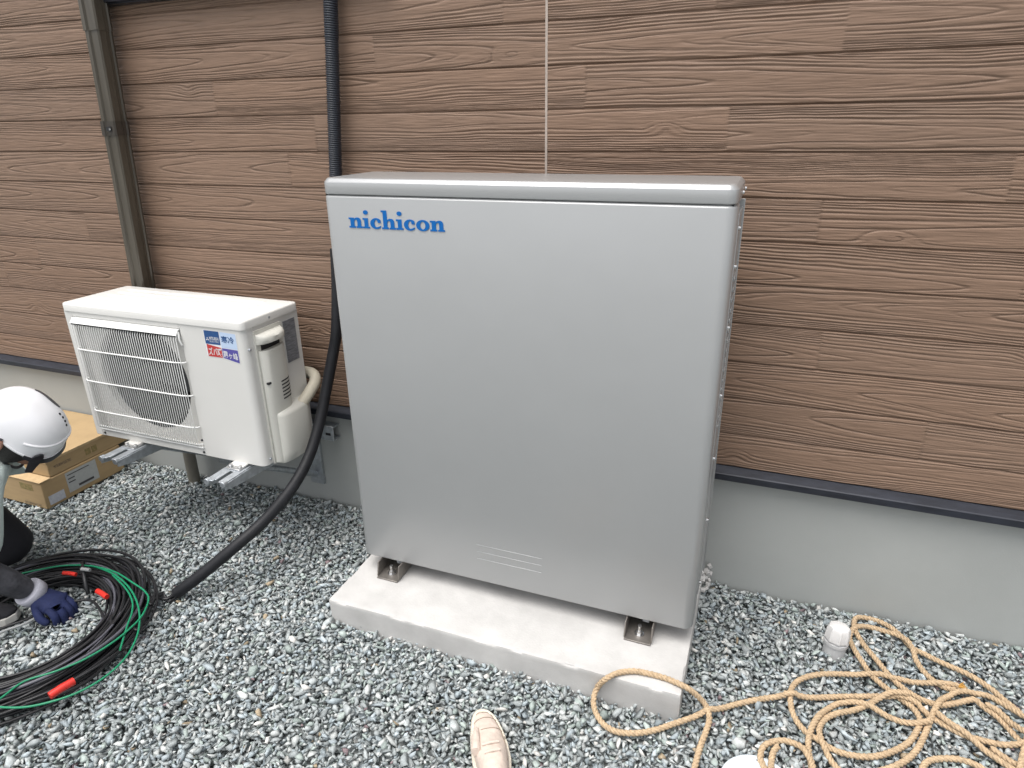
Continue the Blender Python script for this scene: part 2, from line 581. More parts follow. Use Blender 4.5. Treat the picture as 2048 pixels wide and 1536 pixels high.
def build_siding(x0, x1, parent, seed0):
    dx, dz = 0.0056, 0.00130
    nx = int((x1 - x0) / dx) + 1
    zs = np.arange(ROWS[0], WALL_TOP + 1e-6, dz)
    xs = np.linspace(x0, x1, nx)
    X, Z = np.meshgrid(xs, zs)
    D = np.zeros_like(X)          # depth into the wall
    Cc = np.zeros(X.shape + (3,))
    rows = np.clip(np.searchsorted(ROWS, Z[:, 0], side='right') - 1, 0, len(ROWS) - 2)
    ends = {}
    for (u, v) in ENDS_PX:
        p = at(u, v, 1, 0.0)
        r_ = int(np.searchsorted(ROWS, p.z, side='right') - 1)
        ends.setdefault(r_, []).append(p.x)
    rr = random.Random(seed0)
    for r_ in range(len(ROWS) - 1):
        zi = np.where(rows == r_)[0]
        if not len(zi): continue
        h = ROWS[r_ + 1] - ROWS[r_]
        el = sorted(e for e in ends.get(r_, []) if x0 < e < x1)
        if not el:
            e0 = rr.uniform(x0, x0 + 1.6)
            el = [e for e in ((e0, e0 + rr.uniform(1.6, 2.0)) if rr.random() < 0.5 else ()) if x0 + 0.1 < e < x1 - 0.1]
        edges = [x0 - 1] + el + [x1 + 1]
        for si in range(len(edges) - 1):
            xi = np.where((xs >= edges[si]) & (xs < edges[si + 1]))[0]
            if not len(xi): continue
            sub = np.ix_(zi, xi)
            x, z = X[sub], Z[sub]
            v = (z - ROWS[r_]) / h
            sd = seed0 * 977 + r_ * 31 + si * 7
            q = random.Random(sd)
            ou, ov = q.uniform(0, 200), q.uniform(0, 200)
            u = x + ou
            vc = q.uniform(0.2, 0.85) + 0.22 * vnoise(u * 0.9, v * 0 + ov, 1)
            w = v - vc + 0.17 * vnoise(u * 1.6, v * 1.2 + ov, 2) + 0.06 * vnoise(u * 5, v * 3 + ov, 5) + 0.02 * vnoise(u * 16, v * 8 + ov, 6)
            N = q.uniform(14, 21)
            slope = q.choice((-1, 1)) * q.uniform(0.8, 3.2)
            phi = N * w * w + slope * u
            for _ in range(q.choice((0, 0, 1, 1))):
                uk = q.uniform(max(edges[si], x0), min(edges[si + 1], x1)) + ou
                vk = q.uniform(0.2, 0.8)
                du, dv = (u - uk) / q.uniform(0.03, 0.06), (v - vk) / q.uniform(0.10, 0.2)
                phi = phi + q.uniform(1.2, 2.4) * np.exp(-(du * du + dv * dv))
            fr = phi - np.floor(phi)
            dist = np.minimum(fr, 1 - fr)
            grad = np.abs(2 * N * w) + 1.3
            dm = dist / grad * h
            ln = np.floor(phi + 0.5)
            amp = 0.72 + 0.8 * vnoise(u * 2.6 + ln * 3.7, ln * 1.31 + ov, 7) + 0.7 * vnoise(u * 9 + ln * 1.7, ln * 2.3 + v * 2, 8)
            amp = np.clip(amp, 0.0, 1.25)
            line = np.exp(-(dm / 0.0014) ** 2)
            d = 0.0031 * amp * line
            # half-way lines: finer secondary grain
            fr2 = (phi * 2.0 + 0.5) - np.floor(phi * 2.0 + 0.5)
            dm2 = np.minimum(fr2, 1 - fr2) / (2 * grad) * h
            amp2 = np.clip(0.18 + 1.5 * vnoise(u * 4.0 + ln, v * 9 + ov, 9), 0, 1)
            d = d + 0.0018 * amp2 * np.exp(-(dm2 / 0.0012) ** 2)
            d = d + 0.0009 * (vnoise(u * 22, z * 380, 10) + 0.5)
            # board edges and butt joints
            dj = np.minimum(z - ROWS[r_], ROWS[r_ + 1] - z)
            d = d + 0.0055 * (1 - sstep(0.0008, 0.0034, dj))
            if si > 0:
                d = d + 0.0016 * (1 - sstep(0.0, 0.0066, x - edges[si]))
            D[sub] = d
            tone = q.uniform(0.97, 1.03)
            warm = q.uniform(-0.012, 0.012)
            depth_tone = 1.0 - 0.16 * np.clip(d / 0.003, 0, 1)       # darker where the relief is deeper, grain and board joints alike
            Cc[sub] = np.array([0.242 * (1 + warm), 0.157, 0.109 * (1 - warm)])[None, None] * tone * depth_tone[..., None]
    verts = np.stack([X, D, Z], -1).reshape(-1, 3)
    nz = len(zs)
    i = np.arange(nz * nx).reshape(nz, nx)
    quads = np.stack([i[:-1, :-1], i[:-1, 1:], i[1:, 1:], i[1:, :-1]], -1).reshape(-1, 4)
    me = np_mesh('siding_panel', verts, quads, M_SIDING)
    a = me.color_attributes.new('board', 'FLOAT_COLOR', 'POINT')
    a.data.foreach_set('color', np.concatenate([Cc.reshape(-1, 3), np.ones((nz * nx, 1))], 1).astype(np.float32).ravel())
    me.polygons.foreach_set('use_smooth', np.ones(len(quads), bool))
    o = bpy.data.objects.new('siding_panel', me)
    COL.objects.link(o)
    o.parent = parent
    return o


M_SIDING = siding_material()
house = thing('house_wall', 'house wall clad in brown wood grain boards above a grey rendered foundation', 'wall', (0, 0, 0))
build_siding(-3.7, SEAM_X - 0.003, house, 3)
build_siding(SEAM_X + 0.003, 2.35, house, 4)
MB().box(SEAM_X - 0.0034, SEAM_X + 0.0034, 0.0004, 0.012, 0.452, WALL_TOP).build('sealant_joint', M['sealant'], house)
mb = MB()
mb.box(-6, 6, 0.02, 0.16, 0.45, 2.6)
mb.box(-6, 6, 0.004, 0.02, WALL_TOP + 0.001, 2.6)
mb.box(-6, -3.701, 0.0, 0.02, 0.45, WALL_TOP)
mb.box(2.351, 6, 0.0, 0.02, 0.45, WALL_TOP)
mb.build('wall_core', mat('wall_core', (0.196, 0.128, 0.09), rough=0.7), house)
MB().prism([(0.014, 0.449), (0.003, 0.449), (-0.027, 0.4365), (-0.0295, 0.4335), (-0.0295, 0.4135), (-0.024, 0.4115), (0.014, 0.4115)], 0, -6, 6).build('base_flashing', M['trim'], house, smooth=20)
MB().box(-6, 6, 0.008, 0.16, -0.12, 0.425).build('foundation', M['foundation'], house)
# window above the downspout, only its sill shows
wf = MB()
wf.box(-1.432, -0.30, -0.034, 0.018, 1.845, 1.905)
wf.box(-1.432, -1.385, -0.034, 0.018, 1.905, 2.5)
wf.box(-0.347, -0.30, -0.034, 0.018, 1.905, 2.5)
wf.box(-1.45, -0.28, -0.046, 0.012, 1.850, 1.862)
win = wf.build('window', M['win_frame'], house, bevel=0.002)
MB().box(-1.385, -0.347, -0.004, 0.003, 1.905, 2.5).build('pane', M['glass'], win)

# ------------------------------------------------------------------ downspout
ds = thing('downspout', 'olive brown ridged downspout running down the siding behind the white outdoor unit', 'downspout', (-1.43, -0.06, 0))
yF = -0.088


def spx(u, v): return at(u, v, 1, yF)


tl, bl = spx(153, 0), spx(250, 523)
xc_top, xc_bot = tl.x, bl.x


def ds_profile(xc, z, w=0.066):
    h = w / 2
    y0, y1 = yF, yF + 0.060
    P = [(-h - 0.006, y0 + 0.014), (-h, y0 + 0.004), (-h + 0.006, y0), (-h + 0.020, y0), (-h + 0.024, y0 + 0.006), (h - 0.024, y0 + 0.006),
         (h - 0.019, y0), (h - 0.005, y0), (h, y0 + 0.005), (h, y0 + 0.030), (h - 0.004, y0 + 0.035), (h - 0.004, y0 + 0.046), (h, y0 + 0.050), (h - 0.004, y1), (-h + 0.002, y1), (-h - 0.004, y1 - 0.004)]
    return [(xc + a, b, z) for a, b in P]


zt, zb = 2.3, 0.60
slope = (tl.x - bl.x) / (tl.z - bl.z)
xat = lambda z: bl.x + 0.040 + slope * (z - bl.z)
zs_ = [zb, 1.0, 1.46, 1.8, zt]
MB().loft([ds_profile(xat(z), z) for z in zs_]).build('pipe', M['spout'], ds, smooth=25)
# upper socket sleeve
MB().loft([[(x, y - 0.0035 if y < -0.05 else y, z) for x, y, z in ds_profile(xat(z), z, 0.072)] for z in (1.765, 2.3)]).build('socket', M['spout'], ds, smooth=25)
b0 = spx(215, 257)
zc = b0.z
band = MB().loft([[(x, y - 0.004 if y < -0.05 else y, z) for x, y, z in ds_profile(xat(z), z, 0.073)] for z in (zc - 0.024, zc + 0.024)])
bd = band.build('bracket', M['spout_band'], ds, smooth=25)
MB().box(xat(zc) - 0.004, xat(zc) + 0.020, yF - 0.007, yF - 0.003, zc - 0.009, zc + 0.006).build('clip_slot', M['dark_gap'], bd)
MB().cyl((xat(zc) + 0.016, yF - 0.009, zc - 0.003), (xat(zc) + 0.016, yF - 0.003, zc - 0.003), 0.004, n=10).build('screw', M['zinc'], bd)
xl = -1.408
MB().tube([(xat(0.6) + 0.0, -0.058, 0.64), (xat(0.6) + 0.005, -0.058, 0.56), (xl, -0.058, 0.47), (xl, -0.058, 0.30), (xl - 0.004, -0.058, -0.03)], 0.0245, n=20).build('lower_pipe', M['spout_low'], ds, smooth=50)

# ------------------------------------------------------------------ black conduit from the eaves to the coil
cd = thing('cable_conduit', 'black conduit hanging down the wall, behind the silver cabinet and out to the coiled cables', 'conduit', (-0.5, -0.05, 0))
A, B = at(661, 0, 1, -0.035), at(671.5, 345, 1, -0.035)
d_ = (A - B).normalized()
top = A + d_ * 0.5
low = B - d_ * 0.35
L = (top - low).length
n_ = int(L / 0.0016)
pts, rs = [], []
for i in range(n_ + 1):
    s_ = i * L / n_
    pts.append(top + (low - top) * (i / n_))
    rs.append(0.0205 + 0.0022 * (1 if (s_ / 0.0064) % 1 < 0.55 else -1) * 0.6)
MB().tube(pts, rs, n=18).build('corrugated_pipe', M['corr'], cd, smooth=60)
sp = [low + Vector((0, 0, 0.10)), Vector((low.x + 0.004, -0.055, low.z - 0.02)), at(673, 660, 1, -0.085), at(666.5, 705, 1, -0.10), at(652.5, 779, 1, -0.14),
      at(640, 841, 1, -0.19), at(624, 897, 1, -0.25), at(603, 945, 1, -0.315), at(572, 992, 1, -0.385), at(525, 1045, 1, -0.465),
      at(474, 1090, 1, -0.545), at(425, 1131, 1, -0.605), at(385, 1163, 1, -0.65), at(352, 1187, 1, -0.682)]
MB().tube(catmull(sp, 0.012), 0.0195, n=18).build('sleeve', M['sleeve'], cd, smooth=60)

# ------------------------------------------------------------------ concrete slab
sl = bpy.data.meshes.new('concrete_slab')
bm = bmesh.new()
x0, x1, y0, y1, zt_ = SLAB
NX, NY, NZ = 220, 120, 28
P = [(x0, x1, NX), (y0, y1, NY), (-0.06, zt_, NZ)]
import itertools
grid = {}
rr = random.Random(3)


def gv(i, j, k):
    key = (i, j, k)
    if key not in grid:
        x = x0 + (x1 - x0) * i / NX
        y = y0 + (y1 - y0) * j / NY
        z = -0.06 + (zt_ + 0.06) * k / NZ
        grid[key] = bm.verts.new((x, y, z))
    return grid[key]


for i in range(NX):
    for j in range(NY):
        bm.faces.new([gv(i, j, NZ), gv(i + 1, j, NZ), gv(i + 1, j + 1, NZ), gv(i, j + 1, NZ)])
for i in range(NX):
    for k in range(NZ):
        bm.faces.new([gv(i, 0, k), gv(i + 1, 0, k), gv(i + 1, 0, k + 1), gv(i, 0, k + 1)])
        bm.faces.new([gv(i + 1, NY, k), gv(i, NY, k), gv(i, NY, k + 1), gv(i + 1, NY, k + 1)])
for j in range(NY):
    for k in range(NZ):
        bm.faces.new([gv(NX, j, k), gv(NX, j + 1, k), gv(NX, j + 1, k + 1), gv(NX, j, k + 1)])
        bm.faces.new([gv(0, j + 1, k), gv(0, j, k), gv(0, j, k + 1), gv(0, j + 1, k + 1)])
co = np.array([v.co[:] for v in bm.verts])
ex = np.minimum(co[:, 0] - x0, x1 - co[:, 0])
ey = np.minimum(co[:, 1] - y0, y1 - co[:, 1])
ez = zt_ - co[:, 2]
chip = 0.0014 + 0.014 * np.clip(vnoise(co[:, 0] * 26, co[:, 1] * 26 + co[:, 2] * 26, 31) - 0.12, 0, 1)
# soften the arrises: pull edge vertices in
for k_, (a, b) in enumerate(((ex, ez), (ey, ez), (ex, ey))):
    e = a + b
    w = np.clip(1 - e / 0.0075, 0, 1) * chip
    cx_, cy_ = (x0 + x1) / 2, (y0 + y1) / 2
    if k_ in (0, 2): co[:, 0] += np.where(a < 0.02, -np.sign(co[:, 0] - cx_), 0) * w if k_ == 0 else np.where(ex < 0.02, -np.sign(co[:, 0] - cx_), 0) * w
    if k_ in (1, 2): co[:, 1] += np.where(ey < 0.02, -np.sign(co[:, 1] - cy_), 0) * w
    if k_ in (0, 1): co[:, 2] -= w
co[:, 2] += np.where(ez < 1e-5, vnoise(co[:, 0] * 14, co[:, 1] * 14, 32) * 0.0016, 0)
co[:, 1] += np.where(ey < 1e-5, vnoise(co[:, 0] * 18, co[:, 2] * 18, 33) * 0.0015, 0)
for v, c in zip(bm.verts, co): v.co = c
bmesh.ops.recalc_face_normals(bm, faces=bm.faces)
bm.to_mesh(sl)
bm.free()
sl.materials.append(M['concrete'])
sl.polygons.foreach_set('use_smooth', [True] * len(sl.polygons))
sl.set_sharp_from_angle(angle=math.radians(28))
slab = bpy.data.objects.new('concrete_slab', sl)
COL.objects.link(slab)
tag(slab, 'pale concrete base slab under the silver cabinet, its arrises chipped', 'slab')
# mortar crumbs at the back corner of the slab
cm = MB()
for k in range(26):
    c = Vector((0.757 + rr.uniform(-0.012, 0.022), -0.03 + rr.uniform(-0.06, 0.02), rr.uniform(0.0, 0.085)))
    s_ = rr.uniform(0.004, 0.011)
    q = Matrix.Rotation(rr.uniform(0, 6), 3, Vector((rr.random(), rr.random(), rr.random())).normalized())
    cm.frame_box(c, q @ Vector((s_, 0, 0)), q @ Vector((0, s_ * 0.8, 0)), q @ Vector((0, 0, s_ * 0.7)))
o = cm.build('mortar_lump', M['concrete'], None, bevel=0.002)
tag(o, 'crumbly pale mortar lump at the back right corner of the slab', 'mortar')

# ------------------------------------------------------------------ silver storage cabinet
CX0, CX1, CYF, CYB, CZ0, CZ1 = -0.302, 0.758, -0.410, -0.156, 0.135, 1.3254
LID_Z = 1.284
cab = thing('storage_cabinet', 'large flat silver metal cabinet with a blue name on its front, bolted to the slab', 'cabinet', (0.228, -0.28, 0.08))


def rrect(x0, x1, y0, y1, r, n=6, corners=(1, 1, 1, 1)):
    """plan outline with rounded corners: front-left, front-right, back-right, back-left"""
    out = []
    for (cx_, cy_, a0, on) in ((x0, y0, PI, corners[0]), (x1, y0, 1.5 * PI, corners[1]), (x1, y1, 0, corners[2]), (x0, y1, 0.5 * PI, corners[3])):
        rad = r * on if on else 0.001
        ccx = cx_ + rad if cx_ == x0 else cx_ - rad
        ccy = cy_ + rad if cy_ == y0 else cy_ - rad
        for k in range(n + 1):
            a = a0 + 0.5 * PI * k / n
            out.append((ccx + rad * math.cos(a), ccy + rad * math.sin(a)))
    return out


def plan_loft(levels, n=6, corners=(1, 1, 1, 1)):
    """levels: (z, inset, x0,x1,y0,y1,r)"""
    rings = []
    for (z, ins, a, b, c, d, r) in levels:
        rings.append([(p[0], p[1], z) for p in rrect(a + ins, b - ins, c + ins, d - ins, max(r - ins, 0.002), n, corners)])
    return MB().loft(rings)


# front cover wraps round both front edges; the back body is set in behind it
cover_y = CYF + 0.085
zs_l = [(CZ0, 0.004), (CZ0 + 0.002, 0.0015), (CZ0 + 0.006, 0.0), (LID_Z - 0.0075, 0.0), (LID_Z - 0.0068, 0.0003), (LID_Z - 0.0020, 0.0044), (LID_Z - 0.0016, 0.0056)]
plan_loft([(z, i, CX0, CX1, CYF, cover_y, 0.026) for z, i in zs_l], 8, (1, 1, 0, 0)).build('front_cover', M['silver'], cab, smooth=40)
MB().box(CX0 + 0.012, CX1 - 0.012, cover_y + 0.001, CYB, CZ0 + 0.004, LID_Z - 0.004).build('back_body', M['silver'], cab, bevel=0.003)
MB().box(CX0 + 0.008, CX1 - 0.008, CYF + 0.008, CYB - 0.003, LID_Z - 0.0035, LID_Z + 0.001).build('lid_gap', M['dark_gap'], cab)
LB = (CX0, CX1, CYF, CYB + 0.003, 0.026)
plan_loft([(z, i_) + LB for z, i_ in ((LID_Z, 0.002), (LID_Z + 0.0015, 0.0003), (LID_Z + 0.003, 0.0), (CZ1 - 0.0115, 0.0), (CZ1 - 0.0105, 0.0004), (CZ1 - 0.0025, 0.0075), (CZ1 - 0.0008, 0.0100), (CZ1, 0.0135))], 8).build('lid', M['silver_lid'], cab, smooth=50)
# right side: service panel with flange, screws and louvres
sp_ = MB().box(CX1 - 0.012, CX1 + 0.0012, cover_y + 0.016, CYB - 0.012, CZ0 + 0.05, LID_Z - 0.03).build('side_panel', M['silver'], cab, bevel=0.0015)
for zz in (0.22, 0.43, 0.62, 0.80, 0.98, 1.13, 1.22):
    MB().cyl((CX1 + 0.001, cover_y + 0.028, zz), (CX1 + 0.0065, cover_y + 0.028, zz), 0.0055, 0.004, n=10).build('screw', M['zinc'], sp_)
for zz in (1.30,):
    for yy in (-0.30, -0.20):
        MB().cyl((CX1 + 0.002, yy, zz), (CX1 + 0.006, yy, zz), 0.005, 0.004, n=10).build('screw', M['zinc'], cab)
lv = MB()
for k in range(16):
    zz = 0.70 + k * 0.026
    lv.box(CX1 + 0.0010, CX1 + 0.0042, cover_y + 0.045, CYB - 0.03, zz, zz + 0.010)
lv.build('louvre', M['silver'], sp_, bevel=0.0015)
MB().box(CX1 - 0.011, CX1 + 0.005, CYB - 0.009, CYB - 0.002, CZ0 + 0.03, LID_Z - 0.012).build('rear_flange', M['slit'], cab, bevel=0.001)
# three drain slits pressed into the front
for (ua, va, ub, vb) in ((953, 1090, 1083, 1117), (953, 1102, 1083, 1132), (953, 1115, 1083, 1147)):
    a, b = at(ua, va, 1, CYF), at(ub, vb, 1, CYF)
    zz = (a.z + b.z) / 2
    MB().box(0.112, 0.319, CYF - 0.0012, CYF + 0.002, zz - 0.0008, zz + 0.0008).build('slit', M['slit'], cab, bevel=0.0004)
# feet: C brackets with anchor bolts
for fx in (-0.196, 0.615, -0.196, 0.615):
    pass
foot_n = 0
for fx, yf_, yb_ in ((-0.196, -0.447, -0.30), (0.615, -0.445, -0.30), (-0.196, -0.12, -0.26), (0.615, -0.12, -0.26)):
    f_ = MB()
    sgn = 1 if yb_ > yf_ else -1
    hw = 0.038
    f_.box(fx - hw, fx + hw, min(yf_, yb_), max(yf_, yb_), 0.0812, 0.0852)
    for s_ in (-1, 1):
        xa = fx + s_ * hw
        yfront = yf_ + sgn * 0.006
        f_.prism([(yfront, 0.0853), (yfront + sgn * 0.010, 0.1325), (yb_, 0.1325), (yb_, 0.0853)], 0, xa - 0.002, xa + 0.002)
    ft = f_.build('foot', M['bronze'], cab, bevel=0.0012)
    by = yf_ + sgn * 0.033
    bt = MB()
    bt.cyl((fx, by, 0.0853), (fx, by, 0.0885), 0.014, n=16)
    bt.cyl((fx, by, 0.0886), (fx, by, 0.098), 0.0095, n=6)
    bt.cyl((fx, by, 0.0981), (fx, by, 0.116), 0.0058, n=12)
    bt.build('bolt', M['zinc'], ft, smooth=40)
    MB().box(fx + 0.002, fx + 0.022, min(by + sgn * 0.03, yb_), max(by + sgn * 0.03, yb_), 0.105, 0.125).build('rail', M['galv'], ft, bevel=0.002)


# name on the front, heavy slab-serif lower case
def ell(cx, cy, rx, ry, a0, a1, n):
    return [(cx + rx * math.cos(a0 + (a1 - a0) * i / n), cy + ry * math.sin(a0 + (a1 - a0) * i / n)) for i in range(n + 1)]


G_ARCH = [(.45, .86), (.56, .97), (.70, 1.03), (.86, 1.02), (.98, .95), (1.06, .82), (1.08, .66), (1.08, .17), (1.20, .17), (1.20, 0), (.64, 0), (.64, .17),
          (.74, .17), (.74, .62), (.72, .74), (.66, .81), (.58, .80), (.50, .72), (.46, .60), (.46, .17), (.56, .17), (.56, 0), (-.03, 0), (-.03, .17), (.11, .17)]
GLYPH = {
    'n': ([[(-.03, 1.0), (.45, 1.0)] + G_ARCH + [(.11, .83), (-.03, .83)]], 1.28),
    'h': ([[(-.05, 1.80), (.45, 1.80)] + G_ARCH + [(.11, 1.63), (-.05, 1.63)]], 1.28),
    'i': ([[(-.03, 1.0), (.45, 1.0), (.45, .17), (.58, .17), (.58, 0), (-.03, 0), (-.03, .17), (.11, .17), (.11, .83), (-.03, .83)], ell(.28, 1.55, .215, .215, 0, 2 * PI, 20)[:-1]], .66),
    'c': ([ell(.52, .5, .53, .535, math.radians(42), math.radians(318), 28) + [(.93, .30), (.80, .25), (.70, .18)] + ell(.55, .5, .19, .36, math.radians(300), math.radians(66), 22) + [(.66, .62), (.70, .57), (.93, .57)]], 1.06),
    'o': ([ell(.56, .5, .57, .535, 0, 2 * PI, 36)[:-1], ell(.56, .5, .22, .365, 0, 2 * PI, 30)[:-1]], 1.21),
}


def outline_mesh(name, polys, thick):
    cu = bpy.data.curves.new(name, 'CURVE')
    cu.dimensions = '2D'
    cu.fill_mode = 'BOTH'
    cu.extrude = thick
    for poly in polys:
        sp = cu.splines.new('POLY')
        sp.points.add(len(poly) - 1)
        for p, q in zip(sp.points, poly): p.co = (q[0], q[1], 0, 1)
        sp.use_cyclic_u = True
    o = bpy.data.objects.new(name, cu)
    COL.objects.link(o)
    dg = bpy.context.evaluated_depsgraph_get()
    me = bpy.data.meshes.new_from_object(o.evaluated_get(dg))
    bpy.data.objects.remove(o)
    return me


def place_flat(name, me, origin, ax, ay, m, parent):
    """lay a flat mesh (its xy) with its x along ax and its y along ay, starting at origin"""
    ax, ay, origin = Vector(ax), Vector(ay), Vector(origin)
    nz = ax.normalized().cross(ay.normalized())
    org = ORG[parent.name]
    for v in me.vertices:
        v.co = origin - org + ax * v.co.x + ay * v.co.y + nz * v.co.z
    me.materials.clear()
    me.materials.append(m)
    o = bpy.data.objects.new(name, me)
    COL.objects.link(o)
    o.parent = parent
    ORG[o.name] = org
    return o


polys, adv = [], 0.0
for ch in 'nichicon':
    gl, w = GLYPH[ch]
    for p in gl: polys.append([(a + adv, b) for a, b in p])
    adv += w
adv -= 0.08
place_flat('logo', outline_mesh('logo', polys, 0.0006), (-0.2225, CYF - 0.0009, 1.1995), (0.2825 / adv, 0, 0), (0, 0, 0.0265), M['logo_blue'], cab)

# ------------------------------------------------------------------ air conditioner outdoor unit
AX0, AX1, AYF, AYB, AZ0, AZ1 = -1.4716, -0.6776, -0.3851, -0.1172, 0.3765, 0.8882
ac = thing('outdoor_unit', 'ivory white air conditioner outdoor unit on the wall rack beside the silver cabinet', 'air conditioner', ((AX0 + AX1) / 2, -0.25, AZ0))
GX0, GX1, GZ0, GZ1 = -1.437, -0.940, 0.406, 0.842
FC, FR = (-1.186, 0.628), 0.205
TOPH = 0.026
zlid = AZ1 - TOPH
# casing: front sheet with the fan opening, sides, back and floor
ca = MB()
seg = 96
ring_o, ring_i = [], []
ring_i = [(FC[0] + FR * math.cos(2 * PI * k / seg), FC[1] + FR * math.sin(2 * PI * k / seg)) for k in range(seg)]
for k in range(seg):
    a = 2 * PI * k / seg
    c, s_ = math.cos(a), math.sin(a)
    tx = ((GX1 if c > 0 else GX0) - FC[0]) / c if abs(c) > 1e-6 else 1e9
    tz = ((GZ1 if s_ > 0 else GZ0) - FC[1]) / s_ if abs(s_) > 1e-6 else 1e9
    t = min(tx, tz)
    ring_o.append((FC[0] + t * c, FC[1] + t * s_))
yS = AYF + 0.020
sh = MB()
vs = [(p[0], yS, p[1]) for p in ring_o] + [(FC[0] + (FR + 0.012) * math.cos(2 * PI * k / seg), yS, FC[1] + (FR + 0.012) * math.sin(2 * PI * k / seg)) for k in range(seg)]
vs += [(p[0], yS + 0.008, p[1]) for p in ring_i] + [(FC[0] + FR * .98 * math.cos(2 * PI * k / seg), yS + 0.030, FC[1] + FR * .98 * math.sin(2 * PI * k / seg)) for k in range(seg)]
fs = []
for j in range(3):
    for k in range(seg):
        k2 = (k + 1) % seg
        fs.append((j * seg + k, j * seg + k2, (j + 1) * seg + k2, (j + 1) * seg + k))
sh.add(vs, fs)
shroud = sh.build('fan_shroud', M['ac_shroud'], ac, smooth=40)
RC = 0.022
body = MB()
body.box(AX0, GX0, AYF, AYF + 0.022, AZ0, zlid - 0.002)
body.box(GX0, GX1, AYF, AYF + 0.022, GZ1, zlid - 0.002)
body.box(GX0, GX1, AYF, AYF + 0.022, AZ0, GZ0)
body.build('front_frame', M['ac_white'], ac, bevel=0.0015)
# right front panel wraps round the corner
pts = [(GX1 + 0.0005, AYF), ] + [(AX1 - RC + RC * math.cos(-PI / 2 + 0.5 * PI * k / 8), AYF + RC + RC * math.sin(-PI / 2 + 0.5 * PI * k / 8)) for k in range(9)] + [(AX1, AYF + 0.040), (AX1 - 0.004, AYF + 0.040), (GX1 + 0.0005, AYF + 0.036)]
MB().prism(pts, 2, AZ0, zlid - 0.002).build('front_panel', M['ac_white'], ac, smooth=50)
MB().box(AX0 + 0.001, AX0 + 0.006, AYF + 0.0225, AYB, AZ0 + 0.002, zlid - 0.002).build('left_panel', M['ac_white'], ac)
MB().box(AX1 - 0.008, AX1 - 0.0015, AYF + 0.0425, AYB, AZ0 + 0.002, zlid - 0.002).build('right_panel', M['ac_white'], ac, bevel=0.001)
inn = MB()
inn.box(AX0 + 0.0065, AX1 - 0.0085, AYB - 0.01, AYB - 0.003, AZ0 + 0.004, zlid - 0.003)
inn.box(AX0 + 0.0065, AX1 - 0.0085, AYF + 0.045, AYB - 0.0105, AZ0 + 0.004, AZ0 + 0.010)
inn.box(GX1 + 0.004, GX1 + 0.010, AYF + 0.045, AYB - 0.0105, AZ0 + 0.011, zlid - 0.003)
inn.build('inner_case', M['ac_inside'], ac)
# lid with pressed ribs
lidm = plan_loft([(zlid - 0.0015, 0.0, AX0 - 0.004, AX1 + 0.004, AYF - 0.004, AYB + 0.004, 0.018), (AZ1 - 0.006, 0.0, AX0 - 0.004, AX1 + 0.004, AYF - 0.004, AYB + 0.004, 0.018),
                  (AZ1 - 0.0018, 0.0018, AX0 - 0.004, AX1 + 0.004, AYF - 0.004, AYB + 0.004, 0.018), (AZ1, 0.006, AX0 - 0.004, AX1 + 0.004, AYF - 0.004, AYB + 0.004, 0.018)], 6)
lido = lidm.build('top_panel', M['ac_top'], ac, smooth=50)
for k in range(5):
    yy = AYF + 0.055 + k * 0.042
    rb = MB()
    rb.loft([[(x, yy + w, AZ1 + (h * k2 if h > 0 else h)) for (w, h) in ((-0.007, -0.0015), (-0.004, 0.0026), (0.004, 0.0026), (0.007, -0.0015))] for x, k2 in ((AX0 + 0.05, -0.5), (AX0 + 0.075, 1), (AX1 - 0.105, 1), (AX1 - 0.08, -0.5))])
    rb.build('rib', M['ac_top'], lido, smooth=20)
# fan
fan = MB()
fan.cyl((FC[0], AYF + 0.05, FC[1]), (FC[0], AYF + 0.12, FC[1]), 0.045, 0.05, n=28)
for b_ in range(3):
    a0 = 2 * PI * b_ / 3 + 0.4
    rings = []
    N_ = 9
    for i in range(N_):
        r_ = 0.045 + (FR - 0.055) * i / (N_ - 1)
        sw = 0.35 * (i / (N_ - 1)) ** 1.4
        wdt = 0.55 + 0.38 * (i / (N_ - 1))
        ring = []
        for (f_, dy) in ((-1, 0.040), (0, 0.012), (1, -0.035), (1, -0.038), (0, 0.008), (-1, 0.036)):
            a = a0 + sw + f_ * wdt
            ring.append((FC[0] + r_ * math.cos(a), AYF + 0.075 - dy * 0.8, FC[1] + r_ * math.sin(a)))
        rings.append(ring)
    fan.loft(rings)
fan.build('fan', M['fan_dark'], ac, smooth=40)
# wire guard: bowed-out vertical wires, cross bars
gd = MB()
nw = 46
yG = AYF - 0.016
for k in range(nw):
    x = GX0 + 0.008 + (GX1 - GX0 - 0.016) * k / (nw - 1)
    gd.tube([(x, AYF + 0.012, GZ1 - 0.002), (x, AYF - 0.004, GZ1 - 0.008), (x, yG, GZ1 - 0.034), (x, yG, GZ0 + 0.018), (x, AYF - 0.006, GZ0 + 0.006), (x, AYF + 0.010, GZ0 + 0.003)], 0.0015, n=6)
guard = gd.build('fan_guard', M['ac_wire'], ac, smooth=60)
